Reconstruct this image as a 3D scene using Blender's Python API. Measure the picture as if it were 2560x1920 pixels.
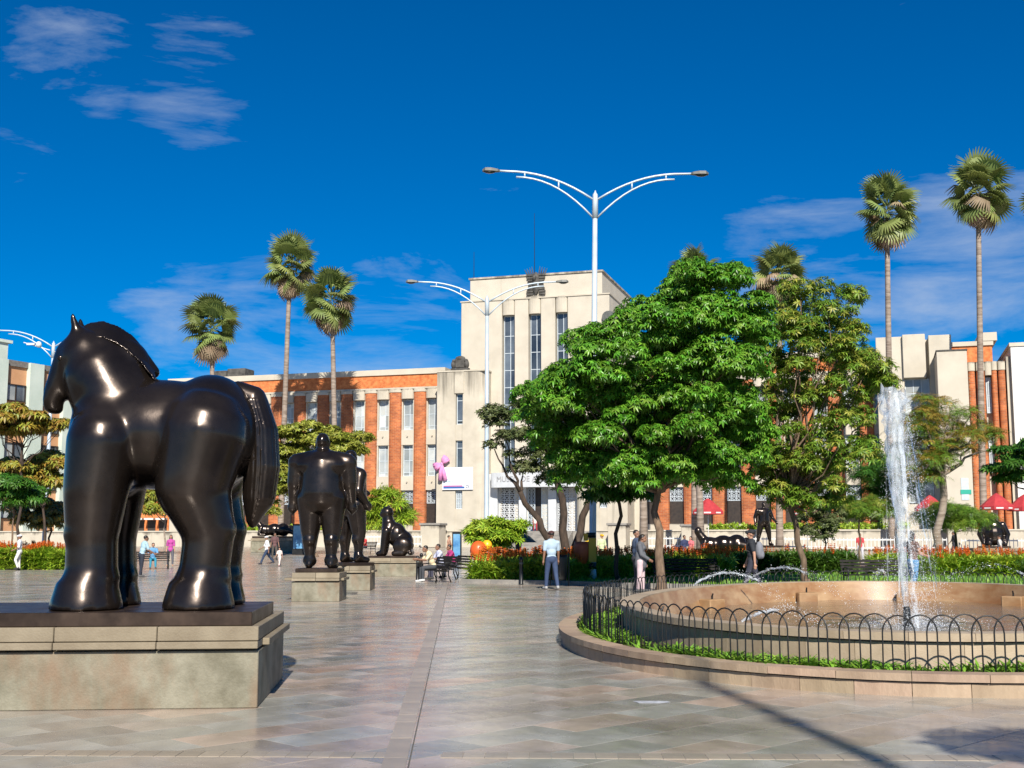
import bpy, bmesh, math, random
import numpy as np
from mathutils import Vector, Matrix

for o in list(bpy.data.objects):
    bpy.data.objects.remove(o)
SC = bpy.context.scene
COL = SC.collection
random.seed(7)
RNG = np.random.default_rng(7)
R = math.radians

# ---------------------------------------------------------------- camera
FPX = 3040.0            # focal length in photograph pixels (2560 wide)
CAMH = 1.55
PITCH = math.atan((1345 - 960) / FPX)
cam = bpy.data.cameras.new('camera')
cam.sensor_width = 36
cam.lens = FPX / 2560 * 36
cam.clip_end = 4000
cam.clip_start = 0.1
camo = bpy.data.objects.new('camera', cam)
camo.location = (0, 0, CAMH)
camo.rotation_euler = (math.pi / 2 + PITCH, 0, 0)
COL.objects.link(camo)
SC.camera = camo

# ---------------------------------------------------------------- light
SUN_EL = R(37)
SUN_DIR = Vector((0.105, -0.994, 0)).normalized() * math.cos(SUN_EL)   # towards the sun
SUN_DIR.z = math.sin(SUN_EL)
sl = bpy.data.lights.new('sun', 'SUN')
sl.energy = 4.2
sl.angle = R(0.53)
sl.color = (1.0, 0.93, 0.82)
so = bpy.data.objects.new('sun', sl)
so.rotation_euler = SUN_DIR.to_track_quat('Z', 'Y').to_euler()
COL.objects.link(so)

W = bpy.data.worlds.new('World')
SC.world = W
W.use_nodes = True
nt = W.node_tree
nt.nodes.clear()


def N(tree, kind, **kw):
    n = tree.nodes.new(kind)
    for k, v in kw.items():
        if k.startswith('i_'):
            n.inputs[k[2:].replace('_', ' ')].default_value = v
        else:
            setattr(n, k, v)
    return n


def ray(px, py):
    u = (px - 1280) / FPX
    v = (960 - py) / FPX
    c, s = math.cos(PITCH), math.sin(PITCH)
    return Vector((u, c - v * s, s + v * c))


out = N(nt, 'ShaderNodeOutputWorld')
bg = N(nt, 'ShaderNodeBackground')
bg.inputs['Strength'].default_value = 0.09
sky = N(nt, 'ShaderNodeTexSky', sky_type='NISHITA', sun_disc=False)
sky.sun_elevation = SUN_EL
sky.sun_rotation = math.atan2(SUN_DIR.x, SUN_DIR.y)
sky.altitude = 1500
sky.air_density = 1.0
sky.dust_density = 0.25
sky.ozone_density = 3.5
hsv = N(nt, 'ShaderNodeHueSaturation')
hsv.inputs['Saturation'].default_value = 1.8
hsv.inputs['Value'].default_value = 0.55
tint = N(nt, 'ShaderNodeMixRGB', blend_type='MULTIPLY')
tint.inputs[0].default_value = 1
tint.inputs[2].default_value = (1.0, 1.0, 1.10, 1)
nt.links.new(sky.outputs[0], tint.inputs[1])
nt.links.new(tint.outputs[0], hsv.inputs['Color'])
tc = N(nt, 'ShaderNodeTexCoord')
mp = N(nt, 'ShaderNodeMapping')
mp.inputs['Scale'].default_value = (4.5, 4.5, 20.0)
mp.inputs['Rotation'].default_value = (0, R(-13), 0)
nt.links.new(tc.outputs['Generated'], mp.inputs['Vector'])
nz = N(nt, 'ShaderNodeTexNoise')
nz.inputs['Scale'].default_value = 1.25
nz.inputs['Detail'].default_value = 10
nz.inputs['Roughness'].default_value = 0.62
nz.inputs['Distortion'].default_value = 0.35
nt.links.new(mp.outputs[0], nz.inputs['Vector'])
# where the cirrus lies thick and thin, by direction on the sky dome
lob = None
for px, py, rad, amp in ((190, 130, 4.5, 0.52), (480, 200, 4.5, 0.52), (60, 355, 2.5, 0.5),
                         (2040, 730, 6.5, .72), (2400, 710, 6.5, .8), (2700, 690, 7, .75),
                         (960, 880, 7, 0.55), (560, 850, 6, 0.55), (1050, 690, 3, 0.55),
                         (-700, 250, 10, 0.5), (650, 740, 3.2, .6)):
    d = ray(px, py).normalized()
    dp = N(nt, 'ShaderNodeVectorMath', operation='DOT_PRODUCT')
    dp.inputs[1].default_value = d
    nt.links.new(tc.outputs['Generated'], dp.inputs[0])
    mr = N(nt, 'ShaderNodeMapRange')
    mr.interpolation_type = 'SMOOTHSTEP'
    mr.inputs[1].default_value = math.cos(R(rad))
    mr.inputs[2].default_value = 1.0
    mr.inputs[3].default_value = 0
    mr.inputs[4].default_value = amp
    nt.links.new(dp.outputs['Value'], mr.inputs[0])
    if lob is None:
        lob = mr.outputs[0]
    else:
        mx = N(nt, 'ShaderNodeMath', operation='MAXIMUM')
        nt.links.new(lob, mx.inputs[0])
        nt.links.new(mr.outputs[0], mx.inputs[1])
        lob = mx.outputs[0]
thr = N(nt, 'ShaderNodeMapRange')           # noise to wisps
thr.inputs[1].default_value = 0.66
thr.inputs[2].default_value = 1.0
mu = N(nt, 'ShaderNodeMath', operation='MULTIPLY_ADD')
mu.inputs[1].default_value = 0.40
nt.links.new(lob, mu.inputs[0])
nt.links.new(nz.outputs[0], mu.inputs[2])
nt.links.new(mu.outputs[0], thr.inputs[0])
cm = N(nt, 'ShaderNodeMath', operation='MULTIPLY')
cm.inputs[1].default_value = 0.62
nt.links.new(thr.outputs[0], cm.inputs[0])
mixc = N(nt, 'ShaderNodeMixRGB')
mixc.inputs[2].default_value = (3.4, 3.9, 4.7, 1)
nt.links.new(cm.outputs[0], mixc.inputs[0])
nt.links.new(hsv.outputs[0], mixc.inputs[1])
nt.links.new(mixc.outputs[0], bg.inputs['Color'])
nt.links.new(bg.outputs[0], out.inputs['Surface'])

SC.view_settings.view_transform = 'Standard'
SC.view_settings.look = 'None'
SC.view_settings.gamma = 1
SC.view_settings.exposure = 0.85
SC.view_settings.use_curve_mapping = False
SC.render.engine = 'CYCLES'


# ---------------------------------------------------------------- photo pixel -> place
def gz(y):
    """height of the plaza: level, then a gentle rise towards the museum"""
    return 0.75 * min(1.0, max(0.0, (y - 72) / 34.0))


def P(px, py, z=0.0):
    d = ray(px, py)
    t = (z - CAMH) / d.z
    return Vector((d.x * t, d.y * t, z))


def D(px, py, dep):
    d = ray(px, py)
    return Vector((d.x / d.y * dep, dep, CAMH + d.z / d.y * dep))


def G(px, dep):
    """point on the ground in column px at depth dep"""
    z = gz(dep)
    v = (z - CAMH) / dep
    c, s = math.cos(PITCH), math.sin(PITCH)
    # depth along camera axis
    k = dep * c + (z - CAMH) * s
    return Vector(((px - 1280) / FPX * k, dep, z))


# ---------------------------------------------------------------- helpers
def tag(o, label=None, cat=None, group=None, kind=None):
    if label: o['label'] = label
    if cat: o['category'] = cat
    if group: o['group'] = group
    if kind: o['kind'] = kind
    return o


def link(o, parent=None):
    COL.objects.link(o)
    if parent is not None:
        o.parent = parent
    return o


def empty(name, loc=(0, 0, 0), rz=0, label=None, cat=None, group=None):
    o = bpy.data.objects.new(name, None)
    o.location = loc
    o.rotation_euler = (0, 0, rz)
    o.empty_display_size = 0.2
    link(o)
    return tag(o, label, cat, group)


def inst(name, me, parent=None, loc=(0, 0, 0), rot=(0, 0, 0), sc=(1, 1, 1)):
    o = bpy.data.objects.new(name, me)
    o.location = loc
    o.rotation_euler = rot
    o.scale = sc if hasattr(sc, '__len__') else (sc, sc, sc)
    return link(o, parent)


def copy_tree(o, parent=None):
    c = o.copy()
    link(c)
    c.parent = parent
    for ch in list(o.children):
        copy_tree(ch, c)
    return c


def npmesh(name, V, Fc, mat=None, smooth=False, midx=None):
    """mesh from arrays, all faces of one size (3 or 4)"""
    V = np.asarray(V, dtype=np.float32)
    Fc = np.asarray(Fc, dtype=np.int32)
    me = bpy.data.meshes.new(name)
    k = Fc.shape[1]
    me.vertices.add(len(V))
    me.vertices.foreach_set('co', V.ravel())
    me.loops.add(Fc.size)
    me.loops.foreach_set('vertex_index', Fc.ravel())
    me.polygons.add(len(Fc))
    me.polygons.foreach_set('loop_start', np.arange(0, Fc.size, k, dtype=np.int32))
    me.polygons.foreach_set('loop_total', np.full(len(Fc), k, dtype=np.int32))
    if midx is not None:
        me.polygons.foreach_set('material_index', np.asarray(midx, dtype=np.int32))
    if smooth:
        me.polygons.foreach_set('use_smooth', np.ones(len(Fc), dtype=bool))
    for m in (mat if isinstance(mat, (list, tuple)) else [mat]):
        if m: me.materials.append(m)
    me.update(calc_edges=True)
    me.validate()
    return me


class MB:
    def __init__(self):
        self.v, self.f, self.m = [], [], []
        self.cur = 0

    def add(self, vs, fs):
        b = len(self.v)
        self.v.extend([tuple(x) for x in vs])
        for f in fs:
            self.f.append(tuple(i + b for i in f))
            self.m.append(self.cur)
        return self

    def hexa(self, p):
        """8 corners: bottom 0-3 counter-clockwise, top 4-7"""
        return self.add(p, [(3, 2, 1, 0), (4, 5, 6, 7), (0, 1, 5, 4), (1, 2, 6, 5), (2, 3, 7, 6), (3, 0, 4, 7)])

    def box(self, c, s, rz=0.0, bev=0.0):
        x, y, z = s[0] / 2, s[1] / 2, s[2] / 2
        cr, sr = math.cos(rz), math.sin(rz)
        if bev <= 0:
            pts = [(-x, -y, -z), (x, -y, -z), (x, y, -z), (-x, y, -z), (-x, -y, z), (x, -y, z), (x, y, z), (-x, y, z)]
            return self.hexa([(c[0] + a * cr - b * sr, c[1] + a * sr + b * cr, c[2] + d) for a, b, d in pts])
        b = min(bev, x, y, z)
        ring = []
        for zz, e in ((-z, b), (-z + b, 0), (z - b, 0), (z, b)):
            X, Y = x - e, y - e
            k = b if e == 0 else b * .3
            ring.append([(-X + k, -Y, zz), (X - k, -Y, zz), (X, -Y + k, zz), (X, Y - k, zz), (X - k, Y, zz), (-X + k, Y, zz), (-X, Y - k, zz), (-X, -Y + k, zz)])
        vs = [(c[0] + a * cr - q * sr, c[1] + a * sr + q * cr, c[2] + d) for r_ in ring for a, q, d in r_]
        fs = [tuple(range(7, -1, -1)), tuple(range(24, 32))]
        for k in range(3):
            for i in range(8):
                j = (i + 1) % 8
                fs.append((k * 8 + i, k * 8 + j, k * 8 + 8 + j, k * 8 + 8 + i))
        return self.add(vs, fs)

    def b2(self, x0, x1, y0, y1, z0, z1, bev=0.0):
        return self.box(((x0 + x1) / 2, (y0 + y1) / 2, (z0 + z1) / 2), (abs(x1 - x0), abs(y1 - y0), abs(z1 - z0)), 0, bev)

    def tube(self, pts, rad, n=8, cap=True):
        pts = [Vector(p) for p in pts]
        if not hasattr(rad, '__len__'): rad = [rad] * len(pts)
        t0 = (pts[1] - pts[0]).normalized()
        up = Vector((0, 0, 1)) if abs(t0.z) < .9 else Vector((1, 0, 0))
        a = t0.cross(up).normalized()
        vs, fs = [], []
        for i, p in enumerate(pts):
            t = (pts[min(i + 1, len(pts) - 1)] - pts[max(i - 1, 0)]).normalized()
            a = (a - t * a.dot(t)).normalized()
            b = t.cross(a)
            for k in range(n):
                w = 2 * math.pi * k / n
                vs.append(p + (a * math.cos(w) + b * math.sin(w)) * rad[i])
        for i in range(len(pts) - 1):
            for k in range(n):
                k2 = (k + 1) % n
                fs.append((i * n + k, i * n + k2, (i + 1) * n + k2, (i + 1) * n + k))
        if cap:
            fs.append(tuple(range(n - 1, -1, -1)))
            fs.append(tuple(range((len(pts) - 1) * n, len(pts) * n)))
        return self.add(vs, fs)

    def lathe(self, prof, n=16, c=(0, 0, 0)):
        """closed solid of revolution, profile [(r, z)...] from bottom to top"""
        vs, fs = [], []
        for r_, z in prof:
            for k in range(n):
                w = 2 * math.pi * k / n
                vs.append((c[0] + r_ * math.cos(w), c[1] + r_ * math.sin(w), c[2] + z))
        for i in range(len(prof) - 1):
            for k in range(n):
                k2 = (k + 1) % n
                fs.append((i * n + k, i * n + k2, (i + 1) * n + k2, (i + 1) * n + k))
        fs.append(tuple(range(n - 1, -1, -1)))
        fs.append(tuple(range((len(prof) - 1) * n, len(prof) * n)))
        return self.add(vs, fs)

    def cap(self, p0, p1, r0, r1=None, n=10):
        """tapered capsule"""
        if r1 is None: r1 = r0
        p0, p1 = Vector(p0), Vector(p1)
        t = p1 - p0
        L = t.length
        t = t / L if L > 1e-6 else Vector((0, 0, 1))
        pts, rr = [], []
        for w in (85, 55, 25):
            pts.append(p0 - t * r0 * math.sin(R(w))); rr.append(r0 * math.cos(R(w)))
        pts.append(p0); rr.append(r0)
        pts.append(p1); rr.append(r1)
        for w in (25, 55, 85):
            pts.append(p1 + t * r1 * math.sin(R(w))); rr.append(r1 * math.cos(R(w)))
        return self.tube(pts, rr, n)

    def ell(self, c, r, rot=None, n=14, m=9):
        vs = [(0, 0, -1)]
        for i in range(1, m):
            w = -math.pi / 2 + math.pi * i / m
            for k in range(n):
                q = 2 * math.pi * k / n
                vs.append((math.cos(w) * math.cos(q), math.cos(w) * math.sin(q), math.sin(w)))
        vs.append((0, 0, 1))
        M = rot if rot is not None else Matrix.Identity(3)
        vs = [Vector(c) + M @ Vector((a * r[0], b * r[1], d * r[2])) for a, b, d in vs]
        fs = []
        for k in range(n):
            fs.append((0, 1 + (k + 1) % n, 1 + k))
            e = 1 + (m - 2) * n
            fs.append((e + k, e + (k + 1) % n, len(vs) - 1))
        for i in range(m - 2):
            for k in range(n):
                k2 = (k + 1) % n
                fs.append((1 + i * n + k, 1 + i * n + k2, 1 + (i + 1) * n + k2, 1 + (i + 1) * n + k))
        return self.add(vs, fs)

    def prism(self, poly, z0, z1):
        """vertical prism over an (x, y) outline (counter-clockwise)"""
        n = len(poly)
        vs = [(a, b, z0) for a, b in poly] + [(a, b, z1) for a, b in poly]
        fs = [tuple(range(n - 1, -1, -1)), tuple(range(n, 2 * n))]
        for i in range(n):
            j = (i + 1) % n
            fs.append((i, j, n + j, n + i))
        return self.add(vs, fs)

    def mesh(self, name, mat, smooth=False):
        me = bpy.data.meshes.new(name)
        me.from_pydata(self.v, [], self.f)
        for m in (mat if isinstance(mat, (list, tuple)) else [mat]):
            me.materials.append(m)
        if any(self.m):
            me.polygons.foreach_set('material_index', self.m)
        if smooth:
            me.polygons.foreach_set('use_smooth', [True] * len(me.polygons))
        me.update()
        return me

    def build(self, name, mat, parent=None, smooth=False, loc=(0, 0, 0), rot=(0, 0, 0)):
        return inst(name, self.mesh(name, mat, smooth), parent, loc, rot)


TMPS = bpy.data.scenes.new('work')


def fuse(mb, name, mat, voxel, iters=6, factor=.5, dec=None):
    """overlapping solids grown into one continuous smooth surface"""
    me = mb.mesh(name + '_tmp', mat)
    o = bpy.data.objects.new(name + '_tmp', me)
    TMPS.collection.objects.link(o)
    m = o.modifiers.new('r', 'REMESH')
    m.mode = 'VOXEL'
    m.voxel_size = voxel
    m.use_smooth_shade = True
    if iters:
        s = o.modifiers.new('s', 'SMOOTH')
        s.factor = factor
        s.iterations = iters
    if dec:
        d = o.modifiers.new('d', 'DECIMATE')
        d.ratio = dec
    vl = TMPS.view_layers[0]
    vl.update()
    dg = vl.depsgraph
    res = bpy.data.meshes.new_from_object(o.evaluated_get(dg))
    res.name = name
    bpy.data.objects.remove(o)
    bpy.data.meshes.remove(me)
    res.materials.clear()
    res.materials.append(mat)
    res.polygons.foreach_set('use_smooth', [True] * len(res.polygons))
    return res


# ---------------------------------------------------------------- materials
def mk(name, c1, c2=None, scale=4.0, rough=.6, metal=0.0, bump=0.0, bscale=60.0, detail=6.0, stretch=(1, 1, 1),
       rnd=None, rv=.25, run=None, rdrop=.22, rh=.0, lo=.35, hi=.65, spec=.5, coat=0.0, rvar=0.0, dirt=None, transl=0.0, alpha=1.0):
    m = bpy.data.materials.new(name)
    m.use_nodes = True
    t = m.node_tree
    t.nodes.clear()
    o = N(t, 'ShaderNodeOutputMaterial')
    b = N(t, 'ShaderNodeBsdfPrincipled')
    b.inputs['Roughness'].default_value = rough
    b.inputs['Metallic'].default_value = metal
    b.inputs['Specular IOR Level'].default_value = spec
    b.inputs['Coat Weight'].default_value = coat
    b.inputs['Coat Roughness'].default_value = .14
    b.inputs['Alpha'].default_value = alpha
    tcn = N(t, 'ShaderNodeTexCoord')
    mpn = N(t, 'ShaderNodeMapping')
    mpn.inputs['Scale'].default_value = stretch
    t.links.new(tcn.outputs['Object'], mpn.inputs['Vector'])
    col = None
    c1 = (*c1, 1)
    c2 = (*c2, 1) if c2 else c1
    nzn = N(t, 'ShaderNodeTexNoise')
    nzn.inputs['Scale'].default_value = scale
    nzn.inputs['Detail'].default_value = detail
    nzn.inputs['Roughness'].default_value = .6
    t.links.new(mpn.outputs[0], nzn.inputs['Vector'])
    cr = N(t, 'ShaderNodeValToRGB')
    cr.color_ramp.elements[0].position = lo
    cr.color_ramp.elements[1].position = hi
    cr.color_ramp.elements[0].color = c1
    cr.color_ramp.elements[1].color = c2
    t.links.new(nzn.outputs[0], cr.inputs[0])
    col = cr.outputs[0]
    if rnd:
        h = N(t, 'ShaderNodeHueSaturation')
        src = N(t, 'ShaderNodeObjectInfo').outputs['Random'] if rnd == 'obj' else N(t, 'ShaderNodeNewGeometry').outputs['Random Per Island']
        r1 = N(t, 'ShaderNodeMapRange')
        r1.inputs[3].default_value = 1 - rv
        r1.inputs[4].default_value = 1 + rv
        t.links.new(src, r1.inputs[0])
        t.links.new(r1.outputs[0], h.inputs['Value'])
        if rh:
            wn = N(t, 'ShaderNodeTexWhiteNoise', noise_dimensions='1D')
            t.links.new(src, wn.inputs['W'])
            r2 = N(t, 'ShaderNodeMapRange')
            r2.inputs[3].default_value = .5 - rh
            r2.inputs[4].default_value = .5 + rh
            t.links.new(wn.outputs['Value'], r2.inputs[0])
            t.links.new(r2.outputs[0], h.inputs['Hue'])
        t.links.new(col, h.inputs['Color'])
        col = h.outputs[0]
    if dirt:       # (colour, scale, stretch, lo, hi, amount) stains with a shape of their own
        dc, ds, dst, dlo, dhi, da = dirt
        m2 = N(t, 'ShaderNodeMapping')
        m2.inputs['Scale'].default_value = dst
        t.links.new(tcn.outputs['Object'], m2.inputs['Vector'])
        n2 = N(t, 'ShaderNodeTexNoise')
        n2.inputs['Scale'].default_value = ds
        n2.inputs['Detail'].default_value = 8
        n2.inputs['Roughness'].default_value = .65
        t.links.new(m2.outputs[0], n2.inputs['Vector'])
        r3 = N(t, 'ShaderNodeMapRange')
        r3.inputs[1].default_value = dlo
        r3.inputs[2].default_value = dhi
        r3.inputs[4].default_value = da
        t.links.new(n2.outputs[0], r3.inputs[0])
        if run:        # rain streaks running down from the ledge above
            sg = N(t, 'ShaderNodeSeparateXYZ')
            t.links.new(tcn.outputs['Generated'], sg.inputs[0])
            rr_ = N(t, 'ShaderNodeMapRange')
            rr_.interpolation_type = 'SMOOTHSTEP'
            rr_.inputs[1].default_value = run
            rr_.inputs[2].default_value = 1.0
            rr_.inputs[3].default_value = dlo
            rr_.inputs[4].default_value = dlo - rdrop
            t.links.new(sg.outputs[2], rr_.inputs[0])
            t.links.new(rr_.outputs[0], r3.inputs[1])
            ra_ = N(t, 'ShaderNodeMath', operation='ADD')
            ra_.inputs[1].default_value = .22
            t.links.new(rr_.outputs[0], ra_.inputs[0])
            t.links.new(ra_.outputs[0], r3.inputs[2])
        mxn = N(t, 'ShaderNodeMixRGB')
        mxn.inputs[2].default_value = (*dc, 1)
        t.links.new(r3.outputs[0], mxn.inputs[0])
        t.links.new(col, mxn.inputs[1])
        col = mxn.outputs[0]
    t.links.new(col, b.inputs['Base Color'])
    if rvar:
        r4 = N(t, 'ShaderNodeMapRange')
        r4.inputs[1].default_value = .3
        r4.inputs[2].default_value = .7
        r4.inputs[3].default_value = max(0, rough - rvar)
        r4.inputs[4].default_value = rough + rvar
        t.links.new(nzn.outputs[0], r4.inputs[0])
        t.links.new(r4.outputs[0], b.inputs['Roughness'])
    if bump:
        n3 = N(t, 'ShaderNodeTexNoise')
        n3.inputs['Scale'].default_value = bscale
        n3.inputs['Detail'].default_value = 4
        t.links.new(mpn.outputs[0], n3.inputs['Vector'])
        bp = N(t, 'ShaderNodeBump')
        bp.inputs['Strength'].default_value = bump
        bp.inputs['Distance'].default_value = .02
        t.links.new(n3.outputs[0], bp.inputs['Height'])
        t.links.new(bp.outputs[0], b.inputs['Normal'])
    sh = b.outputs[0]
    if transl:
        tr = N(t, 'ShaderNodeBsdfTranslucent')
        t.links.new(col, tr.inputs['Color'])
        ms = N(t, 'ShaderNodeMixShader')
        ms.inputs[0].default_value = transl
        t.links.new(sh, ms.inputs[1])
        t.links.new(tr.outputs[0], ms.inputs[2])
        sh = ms.outputs[0]
    t.links.new(sh, o.inputs['Surface'])
    return m


def brickmat(name, c1, c2, mortar, bw=.25, bh=.075):
    m = bpy.data.materials.new(name)
    m.use_nodes = True
    t = m.node_tree
    b = t.nodes['Principled BSDF']
    b.inputs['Roughness'].default_value = .85
    tcn = N(t, 'ShaderNodeTexCoord')
    sp = N(t, 'ShaderNodeSeparateXYZ')
    t.links.new(tcn.outputs['Object'], sp.inputs[0])
    ad = N(t, 'ShaderNodeMath', operation='ADD')
    t.links.new(sp.outputs[0], ad.inputs[0])
    t.links.new(sp.outputs[1], ad.inputs[1])
    cb = N(t, 'ShaderNodeCombineXYZ')
    t.links.new(ad.outputs[0], cb.inputs[0])
    t.links.new(sp.outputs[2], cb.inputs[1])
    br = N(t, 'ShaderNodeTexBrick')
    br.inputs['Scale'].default_value = 1
    br.inputs['Brick Width'].default_value = bw
    br.inputs['Row Height'].default_value = bh
    br.inputs['Mortar Size'].default_value = .012
    br.inputs['Bias'].default_value = 0
    br.inputs['Color1'].default_value = (*c1, 1)
    br.inputs['Color2'].default_value = (*c2, 1)
    br.inputs['Mortar'].default_value = (*mortar, 1)
    t.links.new(cb.outputs[0], br.inputs['Vector'])
    nzn = N(t, 'ShaderNodeTexNoise')
    nzn.inputs['Scale'].default_value = 1.1
    nzn.inputs['Detail'].default_value = 8
    t.links.new(tcn.outputs['Object'], nzn.inputs['Vector'])
    r1 = N(t, 'ShaderNodeMapRange')
    r1.inputs[1].default_value = .3
    r1.inputs[2].default_value = .7
    r1.inputs[3].default_value = .72
    r1.inputs[4].default_value = 1.22
    t.links.new(nzn.outputs[0], r1.inputs[0])
    h = N(t, 'ShaderNodeHueSaturation')
    t.links.new(br.outputs[0], h.inputs['Color'])
    t.links.new(r1.outputs[0], h.inputs['Value'])
    t.links.new(h.outputs[0], b.inputs['Base Color'])
    bp = N(t, 'ShaderNodeBump')
    bp.inputs['Strength'].default_value = .6
    bp.inputs['Distance'].default_value = .02
    bp.invert = True
    t.links.new(br.outputs['Fac'], bp.inputs['Height'])
    t.links.new(bp.outputs[0], b.inputs['Normal'])
    return m


def leafmat(name, c1, c2, rv=.35, rh=.02, rough=.45, transl=.28, rnd='island', spec=.5):
    return mk(name, c1, c2, scale=.9, rough=rough, rnd=rnd, rv=rv, rh=rh, transl=transl, spec=spec, detail=3)


MAT = dict(
    cream=mk('cream_render', (.45, .41, .335), (.53, .485, .40), scale=.5, rough=.85, dirt=((.24, .205, .16), .9, (1, 1, .05), .62, .82, .5), run=.93, rdrop=.13, bump=.2, bscale=20),
    cream2=mk('weathered_cream', (.42, .38, .305), (.50, .455, .37), scale=.8, rough=.85, dirt=((.085, .075, .06), 1.3, (1, 1, .05), .60, .8, .8), run=.72, bump=.2, bscale=20),
    marble=mk('pale_marble', (.46, .48, .50), (.56, .58, .60), scale=1.5, rough=.35),
    brick=brickmat('orange_brick', (.50, .15, .045), (.33, .085, .028), (.42, .24, .14), .42, .15),
    frieze=mk('brick_frieze', (.42, .11, .03), (.62, .22, .07), scale=2.6, rough=.85, bump=.8, bscale=6, stretch=(1, 1, 1.2)),
    steel=mk('window_steel', (.42, .48, .53), (.52, .58, .62), rough=.45),
    pane=mk('window_glass', (.26, .29, .30), (.42, .44, .43), scale=.35, rough=.06, spec=.6, rnd='obj', rv=.4),
    darkpane=mk('dark_glass', (.03, .035, .045), (.10, .12, .14), scale=.3, rough=.05, spec=.8, rnd='obj', rv=.6),
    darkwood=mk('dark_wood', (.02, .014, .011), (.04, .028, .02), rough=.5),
    darkstone=mk('dark_stone', (.035, .033, .03), (.10, .095, .085), scale=2, rough=.8),
    greystone=mk('grey_stone', (.16, .155, .145), (.28, .26, .23), scale=2, rough=.8, bump=.3),
    roof=mk('roof_felt', (.12, .11, .10), (.2, .19, .17), rough=.9),
    bronze=mk('bronze', (.024, .018, .015), (.048, .036, .029), scale=1.6, detail=9, rough=.27, metal=.75, spec=.55, rvar=.07, bump=.03, bscale=28, coat=.22, dirt=((.055, .045, .036), 2.4, (1, 1, .3), .58, .8, .5)),
    bronze_base=mk('bronze_base', (.045, .03, .022), (.075, .05, .036), scale=3, rough=.4, metal=.7, rvar=.1),
    plinth=mk('sandstone_plinth', (.135, .125, .085), (.25, .235, .175), scale=3.6, rough=.75, bump=.25, bscale=50, detail=9, dirt=((.20, .125, .075), 2.1, (1, 1, .45), .48, .68, .7)),
    plinth_top=mk('plinth_coping', (.18, .145, .095), (.25, .21, .145), scale=2.5, rough=.65, bump=.2, bscale=50, rnd='obj', rv=.14),
    kerb=mk('kerb_stone', (.27, .195, .13), (.38, .285, .195), scale=3.5, rough=.7, bump=.25, bscale=60, rnd='obj', rv=.16, rh=.012, stretch=(1, 1, .35), dirt=((.13, .095, .06), 2.2, (1, 1, .25), .55, .75, .5)),
    basin=mk('basin_stone', (.30, .235, .16), (.40, .325, .235), scale=2, rough=.7, bump=.2, bscale=60, rnd='obj', rv=.12, dirt=((.20, .13, .07), 1.6, (1, 1, .5), .5, .72, .55)),
    basin_in=mk('basin_lining', (.24, .13, .055), (.40, .27, .15), scale=1.1, rough=.45, dirt=((.20, .075, .022), 1.3, (1, 1, 3.5), .44, .66, .6)),
    iron=mk('black_iron', (.012, .013, .014), (.025, .026, .026), rough=.4, metal=.3),
    polegrey=mk('grey_pole_paint', (.42, .50, .56), (.52, .60, .66), scale=2, rough=.42, metal=.15),
    lampgrey=mk('lamp_housing', (.07, .075, .07), (.12, .125, .115), rough=.5),
    lampglass=mk('lamp_lens', (.05, .06, .06), rough=.15, spec=.7),
    soil=mk('soil', (.055, .035, .022), (.10, .065, .04), scale=6, rough=.95, bump=.6),
    lawn=mk('lawn', (.045, .13, .018), (.09, .21, .03), scale=2.5, rough=.9, bump=.7, bscale=90),
    grass=leafmat('grass_blade', (.13, .28, .02), (.22, .38, .045), rough=.55),
    bark=mk('bark', (.085, .055, .035), (.19, .13, .085), scale=9, rough=.9, bump=.8, bscale=16, stretch=(1, 1, .25)),
    barkdark=mk('dark_bark', (.03, .021, .015), (.075, .05, .035), scale=9, rough=.9, bump=.8, bscale=16, stretch=(1, 1, .25)),
    palmbark=mk('palm_bark', (.16, .12, .09), (.34, .28, .23), scale=3, rough=.9, bump=.9, bscale=5, stretch=(.3, .3, 2.2)),
    leaf_big=leafmat('glossy_green_leaf', (.075, .215, .014), (.14, .325, .03), rough=.36, rv=.5, rh=.018),
    leaf_light=leafmat('light_green_leaf', (.14, .28, .03), (.20, .35, .05), rough=.4, rv=.3, rh=.015),
    leaf_feather=leafmat('olive_leaf', (.10, .21, .018), (.19, .28, .03), rv=.4, rh=.02),
    leaf_yellow=leafmat('yellowing_leaf', (.22, .17, .02), (.35, .23, .04), rv=.4, rh=.03),
    leaf_lime=leafmat('lime_leaf', (.22, .26, .03), (.34, .35, .06), rv=.35, rh=.02),
    leaf_dull=leafmat('dull_leaf', (.09, .12, .04), (.16, .19, .075), rv=.4),
    leaf_dark=leafmat('dark_green_leaf', (.04, .13, .012), (.075, .19, .02), rv=.4),
    leaf_bed=leafmat('bedding_leaf', (.23, .38, .024), (.38, .49, .05), rv=.4, rh=.025),
    leaf_hedge=leafmat('hedge_leaf', (.05, .12, .012), (.10, .19, .022), rv=.45),
    flower=leafmat('orange_flower', (.72, .13, .015), (.74, .24, .04), rv=.3, rh=.02, rough=.6),
    frond=leafmat('palm_frond', (.15, .20, .05), (.24, .29, .09), rv=.3, rnd='obj'),
    frond_dry=leafmat('dry_palm_frond', (.26, .18, .10), (.40, .31, .21), rv=.3, rnd='obj', rough=.8),
    red=mk('red_canvas', (.33, .022, .03), (.42, .035, .04), rough=.8),
    white=mk('white_paint', (.58, .58, .56), (.66, .66, .64), rough=.5),
    tan=mk('tan_plaster', (.50, .36, .20), (.60, .45, .27), scale=1, rough=.85),
    mint=mk('pale_mint_plaster', (.46, .54, .47), (.55, .62, .55), scale=.4, rough=.85, dirt=((.25, .3, .26), .6, (1, 1, .1), .55, .8, .5)),
    salmon=mk('tan_tile_panel', (.48, .25, .12), (.58, .32, .17), scale=.7, rough=.8, dirt=((.22, .11, .06), .8, (1, 1, .15), .55, .8, .6)),
    slats=mk('dark_bench_slat', (.010, .009, .009), (.022, .019, .017), rough=.75, spec=.2),
)
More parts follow.
